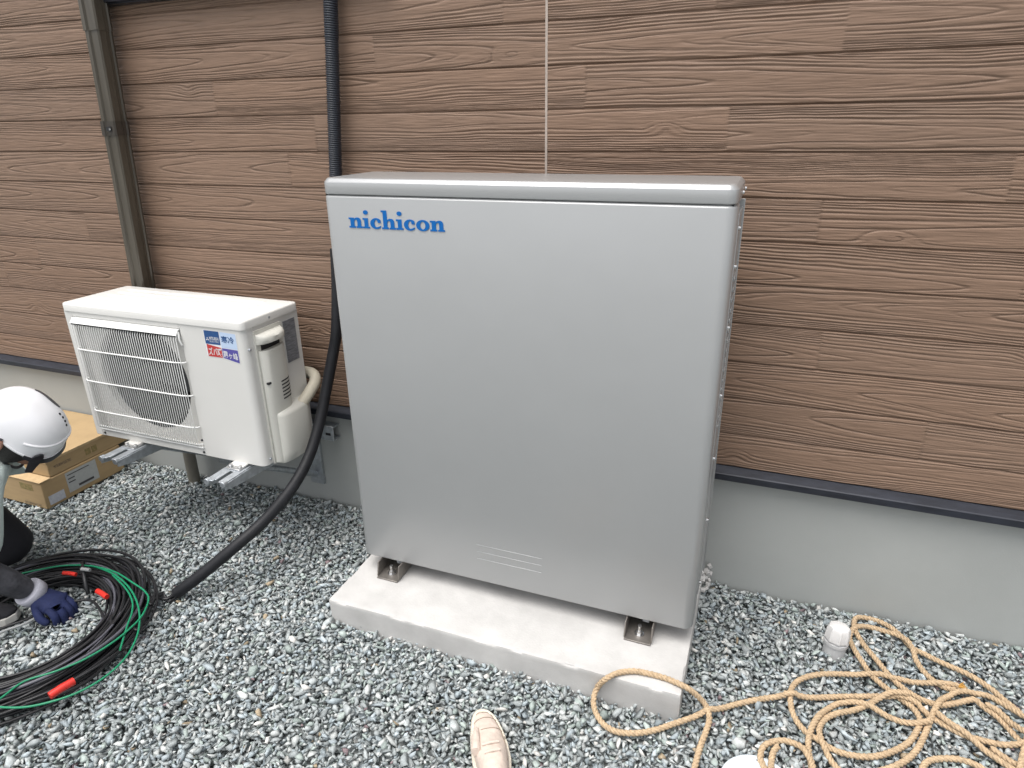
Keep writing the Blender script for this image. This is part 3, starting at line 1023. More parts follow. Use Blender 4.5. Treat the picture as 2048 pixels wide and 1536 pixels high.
# perforated top flange of the guard
fl = MB()
fl.loft([[(x, AYF + 0.006, GZ1 - 0.001), (x, AYF - 0.006, GZ1 - 0.004), (x, yG - 0.001, GZ1 - 0.020), (x, yG + 0.002, GZ1 - 0.020), (x, AYF - 0.003, GZ1 - 0.007), (x, AYF + 0.006, GZ1 - 0.004)] for x in (GX0 + 0.004, GX1 - 0.004)])
flo = fl.build('guard_flange', M['ac_wire'], guard, smooth=30)
pf = MB()
for k in range(46):
    x = GX0 + 0.008 + 0.5 * (GX1 - GX0 - 0.016) / 45 + (GX1 - GX0 - 0.016) * k / 46
    pf.box(x - 0.0030, x + 0.0030, yG - 0.0022, yG + 0.001, GZ1 - 0.0245, GZ1 - 0.0205)
pf.build('perforation', M['ac_inside'], flo)
for (va, ub) in ((0.7265, 0), (0.607, 1), (0.489, 2)):
    gb = MB()
    gb.tube(catmull([(GX0 + 0.002, AYF + 0.002, va + 0.001), (GX0 + 0.02, yG - 0.002, va), (FC[0], yG - 0.0035, va), (GX1 - 0.03, yG - 0.002, va), (GX1 + 0.004, AYF - 0.004, va + 0.001)], 0.03), 0.0027, n=8)
    gb.build('crossbar', M['ac_wire'], guard, smooth=60)
for pth, r_ in (([(GX0 + 0.004, AYF - 0.006, GZ0 + 0.014), (GX1 - 0.02, AYF - 0.010, GZ0 + 0.014), (GX1 + 0.002, AYF - 0.002, GZ0 + 0.016)], 0.003),
                ([(GX0 + 0.006, AYF - 0.004, GZ0 + 0.002), (GX1 + 0.001, AYF - 0.004, GZ0 + 0.002)], 0.0042),
                ([(GX1 - 0.004, AYF - 0.004, GZ1 - 0.01), (GX1 + 0.001, AYF - 0.010, GZ1 - 0.034), (GX1 + 0.002, AYF - 0.005, GZ1 - 0.055)], 0.0034)):
    MB().tube(pth, r_, n=8).build('guard_rim', M['ac_wire'], guard, smooth=60)
for (sx, sz) in ((GX0 + 0.012, AZ0 + 0.012), (GX1 - 0.004, AZ0 + 0.012), (GX1 - 0.002, GZ0 + 0.03)):
    MB().cyl((sx, AYF - 0.003, sz), (sx, AYF + 0.001, sz), 0.0042, n=10).build('screw', M['fan_dark'], ac)
for (sy, sz) in ((AYF + 0.016, 0.792), (AYF + 0.026, AZ0 + 0.02), (AYB + -0.012, AZ0 + 0.036), (AYF + 0.12, zlid + 0.010)):
    MB().cyl((AX1 - 0.003, sy, sz), (AX1 + 0.006, sy, sz), 0.0045, 0.004, n=10).build('screw', M['galv'], ac)
MB().box(AX1 - 0.0014, AX1 + 0.0012, -0.199, -0.140, 0.690, 0.838).build('rating_plate', M['plate'], ac)
# valve cover: rounded column with grip, belly below
def dcol(y0, y1, depth, z, n=14, sq=2.6):
    ym, hw = (y0 + y1) / 2, (y1 - y0) / 2
    out = []
    for k in range(n + 1):
        a = PI * k / n
        cy_, cx_ = -math.cos(a), math.sin(a)
        yy = math.copysign(abs(cy_) ** (2 / sq), cy_)
        xx = abs(cx_) ** (2 / sq)
        out.append((AX1 - 0.001 + depth * xx, ym + hw * yy, z))
    return out


vc_ = MB()
vc_.loft([dcol(-0.338, -0.222, d, z) for z, d in ((0.372, 0.028), (0.60, 0.030), (0.772, 0.030), (0.776, 0.026))])
vc_.box(AX1 - 0.001, AX1 + 0.006, -0.345, -0.216, 0.371, 0.846)
vco = vc_.build('valve_cover', M['ac_plastic'], ac, smooth=40, bevel=0.0)
MB().loft([dcol(-0.334, -0.224, d, z) for z, d in ((0.776, 0.010), (0.800, 0.010))]).build('grip_recess', M['dark_gap'], vco)
gp = MB().loft([dcol(-0.343, -0.219, d, z) for z, d in ((0.800, 0.034), (0.803, 0.040), (0.820, 0.042), (0.828, 0.034), (0.833, 0.020))])
gp.build('grip', M['ac_plastic'], vco, smooth=50)
vb = MB().loft([dcol(-0.322, -0.160, d, z, sq=3.4) for z, d in ((0.362, 0.036), (0.368, 0.046), (0.40, 0.050), (0.535, 0.050), (0.548, 0.044), (0.556, 0.020))])
vb.build('belly', M['ac_plastic'], vco, smooth=50)
for k in range(6):
    zz = 0.590 + k * 0.0125
    MB().loft([[(x + 0.0012, y, z) for x, y, z in dcol(-0.338, -0.222, 0.030, zq)[7:14]] + [(x - 0.004, y, z) for x, y, z in dcol(-0.338, -0.222, 0.030, zq)[7:14]][::-1] for zq in (zz, zz + 0.0042)]).build('vent_slot', M['dark_gap'], vco)
MB().box(AX1 + 0.010, AX1 + 0.0235, -0.334, -0.320, 0.660, 0.668).build('latch', M['dark_gap'], vco, bevel=0.001)
# taped refrigerant pipe
pp = [(AX1 + 0.018, -0.235, 0.525), at(600, 810, 1, -0.20), at(617, 787, 1, -0.155), at(630, 763, 1, -0.105), at(626, 748, 1, -0.078), at(606, 743, 1, -0.066), at(570, 745, 1, -0.062), at(540, 800, 1, -0.06)]
MB().tube(catmull(pp, 0.008), 0.0205, n=16).build('wrapped_pipe', M['tape_wrap'], ac, smooth=60)
for xx in (-1.275, -0.785):
    MB().box(xx - 0.03, xx + 0.03, AYF - 0.022, AYF + 0.04, AZ0 - 0.0065, AZ0 - 0.0005).build('foot', M['ac_white'], ac, bevel=0.002)
MB().cyl((-0.875, AYF + 0.06, AZ0 - 0.022), (-0.875, AYF + 0.06, AZ0 - 0.0005), 0.016, n=16).build('drain_plug', M['fan_dark'], ac)

# sticker on the front panel
stk = bpy.data.objects.new('sticker', bpy.data.meshes.new('sticker'))
COL.objects.link(stk)
stk.parent = ac
ORG[stk.name] = ORG[ac.name]
SX0, SZ0 = -0.8375, 0.757
SWd, SH = 0.128, 0.091
yK = AYF - 0.0006


def flat_quad(name, poly, m, y, parent):
    o = MB()
    o.add([(SX0 + p[0] * SWd, y, SZ0 + p[1] * SH) for p in poly], [tuple(range(len(poly)))])
    return o.build(name, m, parent, smooth=0)


q_ = MB()
poly = [(-.02, .02), (.5, .01), (1.01, -.12), (1.02, .98), (-.02, 1.02)]
q_.add([(SX0 + p[0] * SWd, yK, SZ0 + p[1] * SH) for p in poly], [tuple(range(len(poly)))])
bpy.data.objects.remove(stk)
stk = q_.build('sticker', M['st_white'], ac, smooth=0)
flat_quad('navy_field', [(0, .50), (.48, .50), (.48, 1.0), (0, 1.0)], M['st_navy'], yK - 0.0004, stk)
flat_quad('pale_field', [(.50, .42), (1.0, .40), (1.0, .97), (.50, 1.0)], M['st_pale'], yK - 0.0004, stk)
flat_quad('red_field', [(.02, .03), (.48, .03), (.48, .40), (.02, .49)], M['st_red'], yK - 0.0004, stk)
flat_quad('violet_field', [(.50, .03), (1.0, -.10), (1.0, .38), (.50, .40)], M['st_violet'], yK - 0.0004, stk)


def text(name, body, x, z, h, wmax, m, y, parent, axx=(1, 0, 0), axz=(0, 0, 1), origin=None, bold=0.0):
    cu = bpy.data.curves.new(name, 'FONT')
    cu.body = body
    cu.size = 1.0
    cu.offset = bold
    cu.resolution_u = 3
    o = bpy.data.objects.new(name, cu)
    COL.objects.link(o)
    dg = bpy.context.evaluated_depsgraph_get()
    me = bpy.data.meshes.new_from_object(o.evaluated_get(dg))
    bpy.data.objects.remove(o)
    xs = [v.co.x for v in me.vertices]
    ys = [v.co.y for v in me.vertices]
    if not xs: return None
    x0_, y0_ = min(xs), min(ys)
    w_, h_ = max(xs) - x0_, max(ys) - y0_
    for v in me.vertices: v.co = ((v.co.x - x0_) / w_, (v.co.y - y0_) / h_, 0)
    org = Vector(origin) if origin is not None else Vector((x, y, z))
    return place_flat(name, me, org, Vector(axx) * wmax, Vector(axz) * h, m, parent)


def fr(a, b): return SX0 + a * SWd, SZ0 + b * SH


yT = yK - 0.0008
x_, z_ = fr(.15, .66); text('lettering', 'MITSUBISHI', x_, z_, 0.011, 0.038, M['white_print'], yT, stk, bold=0.01)
x_, z_ = fr(.15, .58); text('lettering', 'ELECTRIC', x_, z_, 0.005, 0.038, M['white_print'], yT, stk)
dm_ = MB()
ex_, ez_ = fr(.085, .68)
for a in (90, 210, 330):
    c_, s_ = math.cos(math.radians(a)), math.sin(math.radians(a))
    r1 = 0.0075
    p1 = (ex_ + c_ * r1, ez_ + s_ * r1)
    l_ = (ex_ + 0.5 * r1 * c_ - 0.29 * r1 * s_, ez_ + 0.5 * r1 * s_ + 0.29 * r1 * c_)
    k_ = (ex_ + 0.5 * r1 * c_ + 0.29 * r1 * s_, ez_ + 0.5 * r1 * s_ - 0.29 * r1 * c_)
    dm_.add([(ex_, yT, ez_), (k_[0], yT, k_[1]), (p1[0], yT, p1[1]), (l_[0], yT, l_[1])], [(0, 1, 2, 3)])
dm_.build('emblem', M['white_print'], stk, smooth=0)
x_, z_ = fr(.53, .60); text('lettering', '\u5bd2\u51b7', x_, z_, 0.024, 0.052, M['st_navy'], yT, stk, bold=0.02)
x_, z_ = fr(.05, .07); text('lettering', '\u30ba\u30d0\u6696', x_, z_, 0.028, 0.056, M['white_print'], yT, stk, bold=0.012)
x_, z_ = fr(.52, .06); text('lettering', '\u9727\u30f6\u5cf0', x_, z_, 0.024, 0.058, M['white_print'], yT, stk, axx=(1, 0, -0.10), bold=0.012)

# ------------------------------------------------------------------ galvanised wall rack carrying the unit
rk = thing('wall_rack', 'galvanised steel wall rack under the ivory outdoor unit', 'wall rack', (-1.04, 0, 0.36))
RZ = 0.366


def arm(xc):
    a = MB()
    w = 0.040
    ye, yw = -0.505, -0.006
    zt = RZ
    # slotted top, built in strips round the slot, and two tapering webs
    a.box(xc - w, xc - 0.012, ye, yw, zt - 0.004, zt)
    a.box(xc + 0.012, xc + w, ye, yw, zt - 0.004, zt)
    a.box(xc - 0.012, xc + 0.012, ye + 0.075, yw, zt - 0.004, zt)
    a.box(xc - 0.0118, xc - 0.005, ye + 0.01, ye + 0.0748, zt - 0.004, zt - 0.0002)
    for s_ in (-1, 1):
        a.prism([(ye - 0.002, zt - 0.0042), (ye - 0.002, zt - 0.026), (ye + 0.04, zt - 0.034), (yw, zt - 0.072), (yw, zt - 0.0042)], 0, xc + s_ * w - 0.0025, xc + s_ * w + 0.0025)
        a.tube([(xc + s_ * (w - 0.006), ye - 0.006, zt - 0.006), (xc + s_ * (w - 0.006), ye + 0.01, zt - 0.006)], 0.011, n=14)
    return a.build('arm', M['galv'], rk, bevel=0.0012)


for xc in (-1.270, -0.787):
    am = arm(xc)
    cl = MB()
    cl.box(xc - 0.030, xc + 0.030, -0.425, -0.365, RZ + 0.0005, RZ + 0.005)
    for (dx_, dy_) in ((-0.02, -0.012), (0.02, -0.012), (0.0, 0.018)):
        cl.cyl((xc + dx_, -0.397 + dy_, RZ + 0.0051), (xc + dx_, -0.397 + dy_, RZ + 0.011), 0.008, n=8)
    cl.build('clamp', M['zinc'], am, bevel=0.001)
    MB().box(xc - 0.032, xc + 0.032, -0.0055, 0.007, 0.085, RZ - 0.001).build('upright', M['galv'], rk, bevel=0.002)
    MB().tube([(xc, -0.30, RZ - 0.05), (xc, -0.008, 0.13)], 0.012, n=10).build('strut', M['galv'], rk)
rl = MB().box(-1.42, -0.655, -0.036, 0.0072, 0.312, 0.318)
rl.box(-1.42, -0.655, -0.036, -0.031, 0.318, 0.372)
rl.box(-1.42, -0.655, -0.031, 0.0072, 0.366, 0.372)
rail = rl.build('wall_rail', M['galv'], rk, bevel=0.001)
MB().box(-0.690, -0.668, -0.0372, -0.0355, 0.335, 0.345).build('slot', M['dark_gap'], rail)

# ------------------------------------------------------------------ cardboard boxes
def carton(name, label, x0, x1, y0, y1, z0, z1):
    t = thing(name, label, 'box', ((x0 + x1) / 2, (y0 + y1) / 2, z0), 'cardboard boxes stacked by the wall')
    b = MB().box(x0, x1, y0, y1, z0, z1).build('carton', M['card'], t, bevel=0.004)
    return t


lowb = carton('cardboard_box', 'lower brown cardboard box on the gravel with two paper labels', *BOX_LOW[:4], 0.006, BOX_LOW[5])
lx = BOX_LOW[1] + 0.0006
MB().box(lx - 0.0004, lx + 0.0003, -0.345, -0.205, 0.028, 0.118).build('paper_label', M['paper'], lowb, smooth=0)
MB().box(lx - 0.0004, lx + 0.0003, -0.432, -0.365, 0.018, 0.058).build('paper_label', M['paper_white'], lowb, smooth=0)
tx = lx + 0.0008
for k, (a, w, h) in enumerate(((-0.338, 0.10, 0.004), (-0.338, 0.03, 0.005), (-0.338, 0.03, 0.005), (-0.30, 0.07, 0.010))):
    zz = (0.104, 0.086, 0.070, 0.038)[k]
    MB().box(tx - 0.0003, tx, a, a + w, zz, zz + h).build('print_line', M['ink'], lowb, smooth=0)
yl = BOX_LOW[2] - 0.0006
MB().box(-1.93, -1.855, yl, yl + 0.0005, 0.082, 0.112).build('print_patch', M['ink_olive'], lowb, smooth=0)
text('lettering', 'MITSUBISHI ELECTRIC', -1.93, 0.014, 0.010, 0.10, M['ink'], yl - 0.0002, lowb)
upb = carton('cardboard_box', 'upper flat cardboard box, lying on the lower box and pushed to the wall', -2.75, -1.803, -0.400, 0.000, BOX_LOW[5] + 0.001, 0.205)
ux = -1.803 + 0.0006
text('lettering', 'MITSUBISHI ELECTRIC', 0, 0, 0.012, 0.075, M['ink'], 0, upb, axx=(0, 1, 0), axz=(0, 0, 1), origin=(ux, -0.375, 0.160))
for a in (-0.235, -0.205):
    MB().box(ux - 0.0004, ux, a, a + 0.024, 0.150, 0.178).build('print_patch', M['ink_olive'], upb, smooth=0)
MB().box(-2.75, -1.800, -0.404, -0.4006, 0.193, 0.2075).build('flap_edge', M['card_edge'], upb, bevel=0.001)
MB().box(-1.8024, -1.7995, -0.404, -0.016, 0.1955, 0.2075).build('flap_edge', M['card_edge'], upb, bevel=0.001)
MB().box(BOX_LOW[0], BOX_LOW[1] + 0.0022, BOX_LOW[2] - 0.004, -0.402, 0.1283, 0.1318).build('flap', M['card_edge'], lowb, bevel=0.001)

# ------------------------------------------------------------------ coil of cables
coil = thing('cable_coil', 'big coil of black cables with green wires and red tape marks on the gravel', 'cable coil', (-1.15, -0.98, 0))
rc = random.Random(21)
CC_ = Vector((-1.15, -0.975, 0))


def loop(r, zc, dxy, ph, n=72, a0=0.0, a1=2 * PI, wob=0.02, ecc=0.0, eang=0.0):
    out = []
    h1, h2 = rc.uniform(0, 6), rc.uniform(0, 6)
    for k in range(n + (0 if a1 - a0 > 6.28 else 1)):
        a = a0 + (a1 - a0) * k / n
        rr_ = r * (1 + ecc * math.cos(2 * (a - eang))) + wob * (0.6 * math.sin(2 * a + h1) + 0.4 * math.sin(3 * a + h2))
        z = zc + 0.010 * math.sin(2 * a + h2) + 0.006 * math.sin(3 * a + h1)
        out.append(Vector((CC_.x + dxy[0] + rr_ * math.cos(a), CC_.y + dxy[1] + rr_ * math.sin(a), max(z, 0.014))))
    return out


for k in range(54):
    q = rc.random()
    r_ = 0.205 + 0.140 * (rc.random() ** 0.85)
    zc = 0.016 + 0.055 * rc.random() * (1 - abs((r_ - 0.305) / 0.11) * 0.6)
    lp = loop(r_, zc, (rc.uniform(-0.02, 0.02), rc.uniform(-0.025, 0.025)), 0, wob=0.012, ecc=rc.uniform(-0.02, 0.05), eang=-0.95)
    MB().tube(lp, rc.choice((0.0036, 0.0042, 0.0046)), n=7, closed=True).build('cable', M['cable'] if q < 0.80 else M['cable_grey'], coil, smooth=80)
gp1 = [at(u, v, 2, 0.085) for u, v in ((30, 1150), (75, 1140), (130, 1131), (185, 1133), (230, 1150), (262, 1180), (278, 1220), (276, 1265), (255, 1310), (215, 1350), (160, 1383), (100, 1404), (40, 1415), (-30, 1412))]
gp2 = [at(u, v, 2, 0.088) for u, v in ((180, 1131), (228, 1143), (265, 1165), (290, 1183), (297, 1200), (285, 1230), (262, 1255), (225, 1285), (170, 1318), (110, 1343), (50, 1362), (10, 1390), (-30, 1420))]
gp3 = [at(u, v, 2, 0.08) for u, v in ((225, 1150), (250, 1175), (264, 1200), (264, 1225), (255, 1250), (240, 1300))]
for gp_ in (gp1, gp2, gp3):
    MB().tube(catmull(gp_, 0.012), 0.0029, n=8).build('green_wire', M['green'], coil, smooth=80)


def tape(u0, v0, u1, v1, z, r=0.0085):
    a, b = at(u0, v0, 2, z), at(u1, v1, 2, z)
    MB().tube([a, a + (b - a) * 0.5 + Vector((0, 0, 0.002)), b], r, n=10).build('red_tape', M['red_tape'], coil, smooth=50)


tape(127, 1146, 152, 1149, 0.085, 0.0065)
tape(195, 1182, 214, 1194, 0.078, 0.0085)
tape(99, 1392, 148, 1362, 0.082, 0.0105)
# leads running from the coil into the sleeve
e0 = sp[-1]
ed = (sp[-1] - sp[-3]).normalized()
for k in range(7):
    o_ = Vector((rc.uniform(-0.008, 0.008), rc.uniform(-0.008, 0.008), rc.uniform(-0.007, 0.007)))
    ang = rc.uniform(-0.2, 0.6)
    rr_ = rc.uniform(0.30, 0.37)
    tgt = [Vector((CC_.x + rr_ * math.cos(a), CC_.y + rr_ * math.sin(a), 0.03 + rc.random() * 0.03)) for a in (ang + 0.35, ang - 0.05, ang - 0.5)]
    mid = at(310 + rc.uniform(-6, 6), 1196 + rc.uniform(-5, 7), 2, 0.03)
    MB().tube(catmull([e0 - ed * 0.03 + o_, e0 + ed * 0.03 + o_, mid] + (tgt[1:] if k % 2 else [tgt[0], tgt[0] + Vector((-0.1, 0.05, 0))]), 0.012), 0.0046, n=8).build('cable', M['cable'], coil, smooth=80)
# black tape and pale tie holding the bundle
a, b = at(165, 1125, 2, 0.075), at(172, 1172, 2, 0.06)
MB().tube([a + Vector((0, 0, -0.03)), a, (a + b) / 2 + Vector((0, 0, 0.022)), b, b + Vector((0, 0, -0.03))], 0.0065, n=8).build('black_tie', M['cable'], coil, smooth=60)
a, b = at(163, 1138, 2, 0.094), at(180, 1140, 2, 0.094)
MB().tube([a, b], 0.006, n=8).build('pale_tie', M['tie'], coil, smooth=60)
a_ = [at(u, v, 2, 0.03) for u, v in ((-20, 1268), (15, 1252), (55, 1238), (95, 1215), (130, 1206), (175, 1200), (195, 1212), (212, 1245))]
MB().tube(catmull(a_, 0.012), 0.0042, n=8).build('cable', M['cable'], coil, smooth=80)
MB().tube([p + Vector((0.005, -0.012, -0.006)) for p in catmull(a_[:4], 0.012)], 0.0042, n=8).build('cable', M['tie'], coil, smooth=80)

# ------------------------------------------------------------------ rope
def r6(L_): return [(1150 + .43848 * x, 1180 + .43848 * y) for x, y in L_]
def r5(L_): return [(1580 + .22852 * x, 1220 + .22852 * y) for x, y in L_]


STR = [
    r5([(2260, 1110), (2140, 1020), (2048, 930), (1900, 810), (1750, 690), (1560, 570), (1320, 460), (1180, 390), (1060, 330), (970, 235), (870, 150), (760, 95), (640, 65), (580, 72), (560, 115), (575, 190), (640, 300), (740, 420), (830, 530), (900, 610), (990, 690), (1090, 760), (1200, 810), (1320, 838), (1450, 822), (1560, 795), (1620, 792), (1700, 860), (1800, 930), (1900, 1030), (1980, 1120), (2060, 1200), (2180, 1330)]),
    r5([(1450, 705), (1380, 690), (1280, 640), (1180, 550), (1110, 450), (1062, 350), (980, 270), (900, 220), (800, 180), (700, 155), (620, 158), (545, 190), (520, 255), (570, 360), (640, 470), (700, 560), (780, 640), (880, 720), (960, 780), (1060, 850), (1120, 920), (1140, 985), (1110, 1060), (1050, 1150), (950, 1220), (820, 1270), (700, 1287), (560, 1275), (420, 1240), (330, 1195), (250, 1140), (150, 1080), (70, 990), (20, 890), (3, 790), (10, 700), (60, 630), (150, 585), (280, 562), (450, 562), (620, 572), (780, 582), (880, 610), (1000, 628), (1150, 640), (1300, 660), (1420, 665), (1465, 670)]),
    r6([(520, 900), (545, 812), (570, 720), (600, 640), (612, 590), (597, 530), (555, 480), (500, 440), (420, 405), (340, 382), (270, 370), (200, 378), (140, 405), (100, 450), (84, 510), (100, 570), (140, 620), (200, 648), (290, 652), (380, 636), (460, 608), (560, 575), (660, 545), (760, 515), (860, 497), (980, 488), (1100, 490), (1250, 487), (1400, 490), (1480, 502), (1550, 530), (1620, 580), (1700, 625), (1780, 665), (1850, 685), (1930, 705), (2048, 715), (2150, 720)]),
    r5([(2250, 1060), (2048, 965), (1950, 890), (1850, 820), (1740, 760), (1600, 735), (1480, 730), (1390, 762), (1310, 820), (1260, 900), (1220, 990), (1180, 1090), (1120, 1210), (1040, 1300), (930, 1365), (830, 1400), (650, 1440), (480, 1430), (400, 1370), (340, 1290), (290, 1200), (255, 1100), (262, 1020), (320, 950), (420, 905), (560, 878), (680, 832), (760, 800), (880, 775), (1010, 800)]),
    r5([(1215, 1012), (1100, 1012), (1000, 990), (900, 950), (780, 895), (690, 855), (600, 828), (520, 812), (420, 822), (330, 870), (250, 950), (190, 1040), (160, 1150), (165, 1250), (190, 1383), (210, 1500)]),
    r6([(868, 900), (862, 812), (845, 770), (860, 715), (910, 690), (970, 690), (1030, 722), (1060, 770), (1078, 812), (1090, 900)]),
    r6([(890, 900), (893, 812), (903, 745), (925, 712)]),
    r5([(1130, 1450), (1160, 1383), (1190, 1340), (1250, 1312), (1380, 1300), (1500, 1312), (1600, 1345), (1690, 1390), (1760, 1450)]),
    r5([(1265, 940), (1400, 1030), (1540, 1110), (1640, 1185), (1760, 1270), (1880, 1350), (1960, 1400), (2100, 1480)]),
    r5([(1760, 1210), (1850, 1275), (1950, 1340), (2048, 1383), (2160, 1440)]),
    r5([(2060, 1160), (2045, 1240), (2010, 1383), (1990, 1470)]),
    r5([(1700, 860), (1790, 905), (1880, 985), (1960, 1075), (2050, 1160)]),
]
ROPE_R = 0.0072
placed = []
rope = MB()
for si, px_ in enumerate(STR):
    P3 = [at(u, v, 2, 0.014) for u, v in px_]
    if si == 2:                      # this loop is thrown over the corner of the slab
        for i_, z_ in ((5, 0.030), (6, 0.060), (7, 0.087), (8, 0.088), (9, 0.088), (10, 0.088), (11, 0.088), (12, 0.086)):
            P3[i_] = at(*px_[i_], 2, z_)
        P3[13] = at(*px_[13], 1, SLAB[2] - 0.010)
        P3[14] = at(*px_[14], 2, 0.020)
        for i_ in (5, 6):
            if P3[i_].x < SLAB[1] + 0.010 and P3[i_].z < 0.085: P3[i_] = at(*px_[i_], 0, SLAB[1] + 0.010)
    # where the loop crosses the slab it lies on the slab
    cur = catmull(P3, 0.006)
    zz = []
    XY = np.array([[p.x, p.y] for p in cur])
    for i, p in enumerate(cur):
        z = 0.015 + 0.004 * float(vnoise(np.array([p.x * 12.0]), np.array([p.y * 12.0]), 40)[0])
        if p.z > 0.0145: z = max(z, p.z)
        zz.append(z)
    if placed:
        Q = np.concatenate(placed)
        for i, p in enumerate(cur):
            d = np.hypot(Q[:, 0] - p.x, Q[:, 1] - p.y)
            j = d < 0.014
            if j.any(): zz[i] = max(zz[i], float(Q[j, 2].max()) + 0.0125)
    # the strand crossing over itself
    for i in range(len(cur)):
        j = np.arange(len(cur)) < i - 8
        if j.any():
            d = np.hypot(XY[j, 0] - XY[i, 0], XY[j, 1] - XY[i, 1])
            if (d < 0.014).any(): zz[i] = max(zz[i], 0.027 + 0.0)
    zz = np.array(zz)
    k = np.ones(9) / 9
    pad = np.pad(zz, 4, mode='edge')
    zs2 = np.convolve(pad, k, 'valid')
    zz = np.maximum(zs2, zz * 0.85 + zs2 * 0.15) if si == 2 else zs2
    C3 = [Vector((p.x, p.y, float(z))) for p, z in zip(cur, zz)]
    placed.append(np.array([[p.x, p.y, p.z] for p in C3]))
    # three twisted strands
    acc = 0.0
    tw = [[], [], []]
    up = Vector((0, 0, 1))
    for i, p in enumerate(C3):
        t = (C3[min(i + 1, len(C3) - 1)] - C3[max(i - 1, 0)]).normalized()
        a = (up - t * up.dot(t)).normalized()
        b = t.cross(a)
        if i: acc += (p - C3[i - 1]).length
        for s_ in range(3):
            w = 2 * PI * (acc / 0.034 + s_ / 3)
            tw[s_].append(p + (a * math.cos(w) + b * math.sin(w)) * 0.0043)
    for s_ in range(3):
        rope.tube(tw[s_], 0.0041, n=8)
M['rope'] = mat('sisal_rope', (0.48, 0.355, 0.225), rough=0.9, var=0.22, vscale=110, bump=0.7, bscale=420, bdist=0.0015)
ro = rope.build('rope', M['rope'], None, smooth=70)
tag(ro, 'tan twisted fibre rope lying in loose loops beside the slab', 'rope')
ORG[ro.name] = Vector((0, 0, 0))
fe = MB()
pe = at(*r5([(1465, 670)])[0], 2, 0.016)
for k in range(46):
    d = Vector((rr.uniform(0.4, 1), rr.uniform(-0.35, 0.55), rr.uniform(-0.1, 0.4))).normalized()
    fe.tube([pe, pe + d * 0.008 + Vector((0, 0, 0.003)), pe + d * rr.uniform(0.012, 0.024)], [0.0014, 0.001, 0.0004], n=4)
fe.build('frayed_end', mat('frayed_fibre', (0.50, 0.27, 0.06), rough=0.9), ro, label='orange frayed rope end')

# ------------------------------------------------------------------ PVC stub, round lid
sb = at(1667, 1302, 2, 0.0)
st = thing('pipe_stub', 'short white plastic pipe with a ribbed cap standing in the gravel near the rope', 'pipe', (sb.x, sb.y, 0))
tp = Vector((sb.x + 0.004, sb.y + 0.004, 0.10))
ax = (tp - Vector((sb.x, sb.y, 0))).normalized()
b0 = Vector((sb.x, sb.y, 0))
MB().tube([b0 - ax * 0.03, b0 + ax * 0.030, b0 + ax * 0.0305, b0 + ax * 0.040, b0 + ax * 0.041, b0 + ax * 0.046], [0.030, 0.030, 0.033, 0.033, 0.028, 0.028], n=28).build('pipe', M['pvc_grey'], st, smooth=35)
capm = MB()
rings = []
for (h, r_, rib) in ((0.046, 0.030, 0.0), (0.048, 0.0325, 0.0015), (0.080, 0.0305, 0.0015), (0.088, 0.0265, 0.0010), (0.092, 0.018, 0), (0.093, 0.004, 0)):
    ring = []
    for k in range(48):
        a = 2 * PI * k / 48
        r2 = r_ + rib * (1 if (k % 6) < 2 else -0.6)
        e1 = Vector((1, 0, 0)); e1 = (e1 - ax * e1.dot(ax)).normalized(); e2 = ax.cross(e1)
        ring.append(b0 + ax * h + (e1 * math.cos(a) + e2 * math.sin(a)) * r2)
    rings.append(ring)
capm.loft(rings)
capm.build('cap', M['pvc'], st, smooth=30)
dc = Vector((0.957, -0.728, 0))
dl = thing('round_lid', 'round pale blue plastic lid set in the gravel under a rope loop', 'lid', (dc.x, dc.y, 0))
dd = MB()
R_ = 0.088
prof = [(0.0, 0.0125), (0.060, 0.0125), (0.064, 0.0105), (0.067, 0.0125), (R_ - 0.006, 0.0125), (R_ - 0.002, 0.0115), (R_, 0.0085), (R_, -0.03)]
rings = [[(dc.x + max(r_, 0.0005) * math.cos(2 * PI * k / 56), dc.y + max(r_, 0.0005) * math.sin(2 * PI * k / 56), z) for k in range(56)] for r_, z in prof]
dd.loft(rings[::-1])
dd.build('cover', M['lid_blue'], dl, smooth=40)
MB().box(dc.x - 0.008, dc.x + 0.008, dc.y + 0.0705, dc.y + 0.0735, 0.0115, 0.0130).build('notch', M['dark_gap'], dl)

# ------------------------------------------------------------------ the photographer's shoe
sh_t = thing('shoe', 'dirty beige canvas shoe with a cream rubber sole, toe pointing at the slab', 'shoe', (0.35, -0.9, 0))
toe = at(968, 1421, 2, 0.03)
mid_ = at(988, 1536, 2, 0.05)
fwd = Vector((toe.x - mid_.x, toe.y - mid_.y, 0)).normalized()
side = Vector((fwd.y, -fwd.x, 0))          # to the right of the shoe
SOLE0 = 0.006


def shoe_pt(s, w, z):
    # s: distance back from the toe tip; the last curves slightly inwards at the toe
    bend = -0.010 * math.exp(-s / 0.05)
    return Vector((toe.x, toe.y, 0)) - fwd * s + side * (w + bend) + Vector((0, 0, z))


SEC = [(0.000, 0.004), (0.004, 0.010), (0.012, 0.017), (0.028, 0.026), (0.05, 0.033), (0.08, 0.039), (0.11, 0.042), (0.15, 0.043), (0.19, 0.037), (0.24, 0.034), (0.275, 0.026), (0.285, 0.012)]


def hw_at(s): return float(np.interp(s, [a for a, b in SEC], [b for a, b in SEC]))


def top_at(s): return float(np.interp(s, [0, 0.01, 0.03, 0.06, 0.10, 0.14, 0.19, 0.285], [0.030, 0.040, 0.052, 0.058, 0.068, 0.080, 0.090, 0.092]))


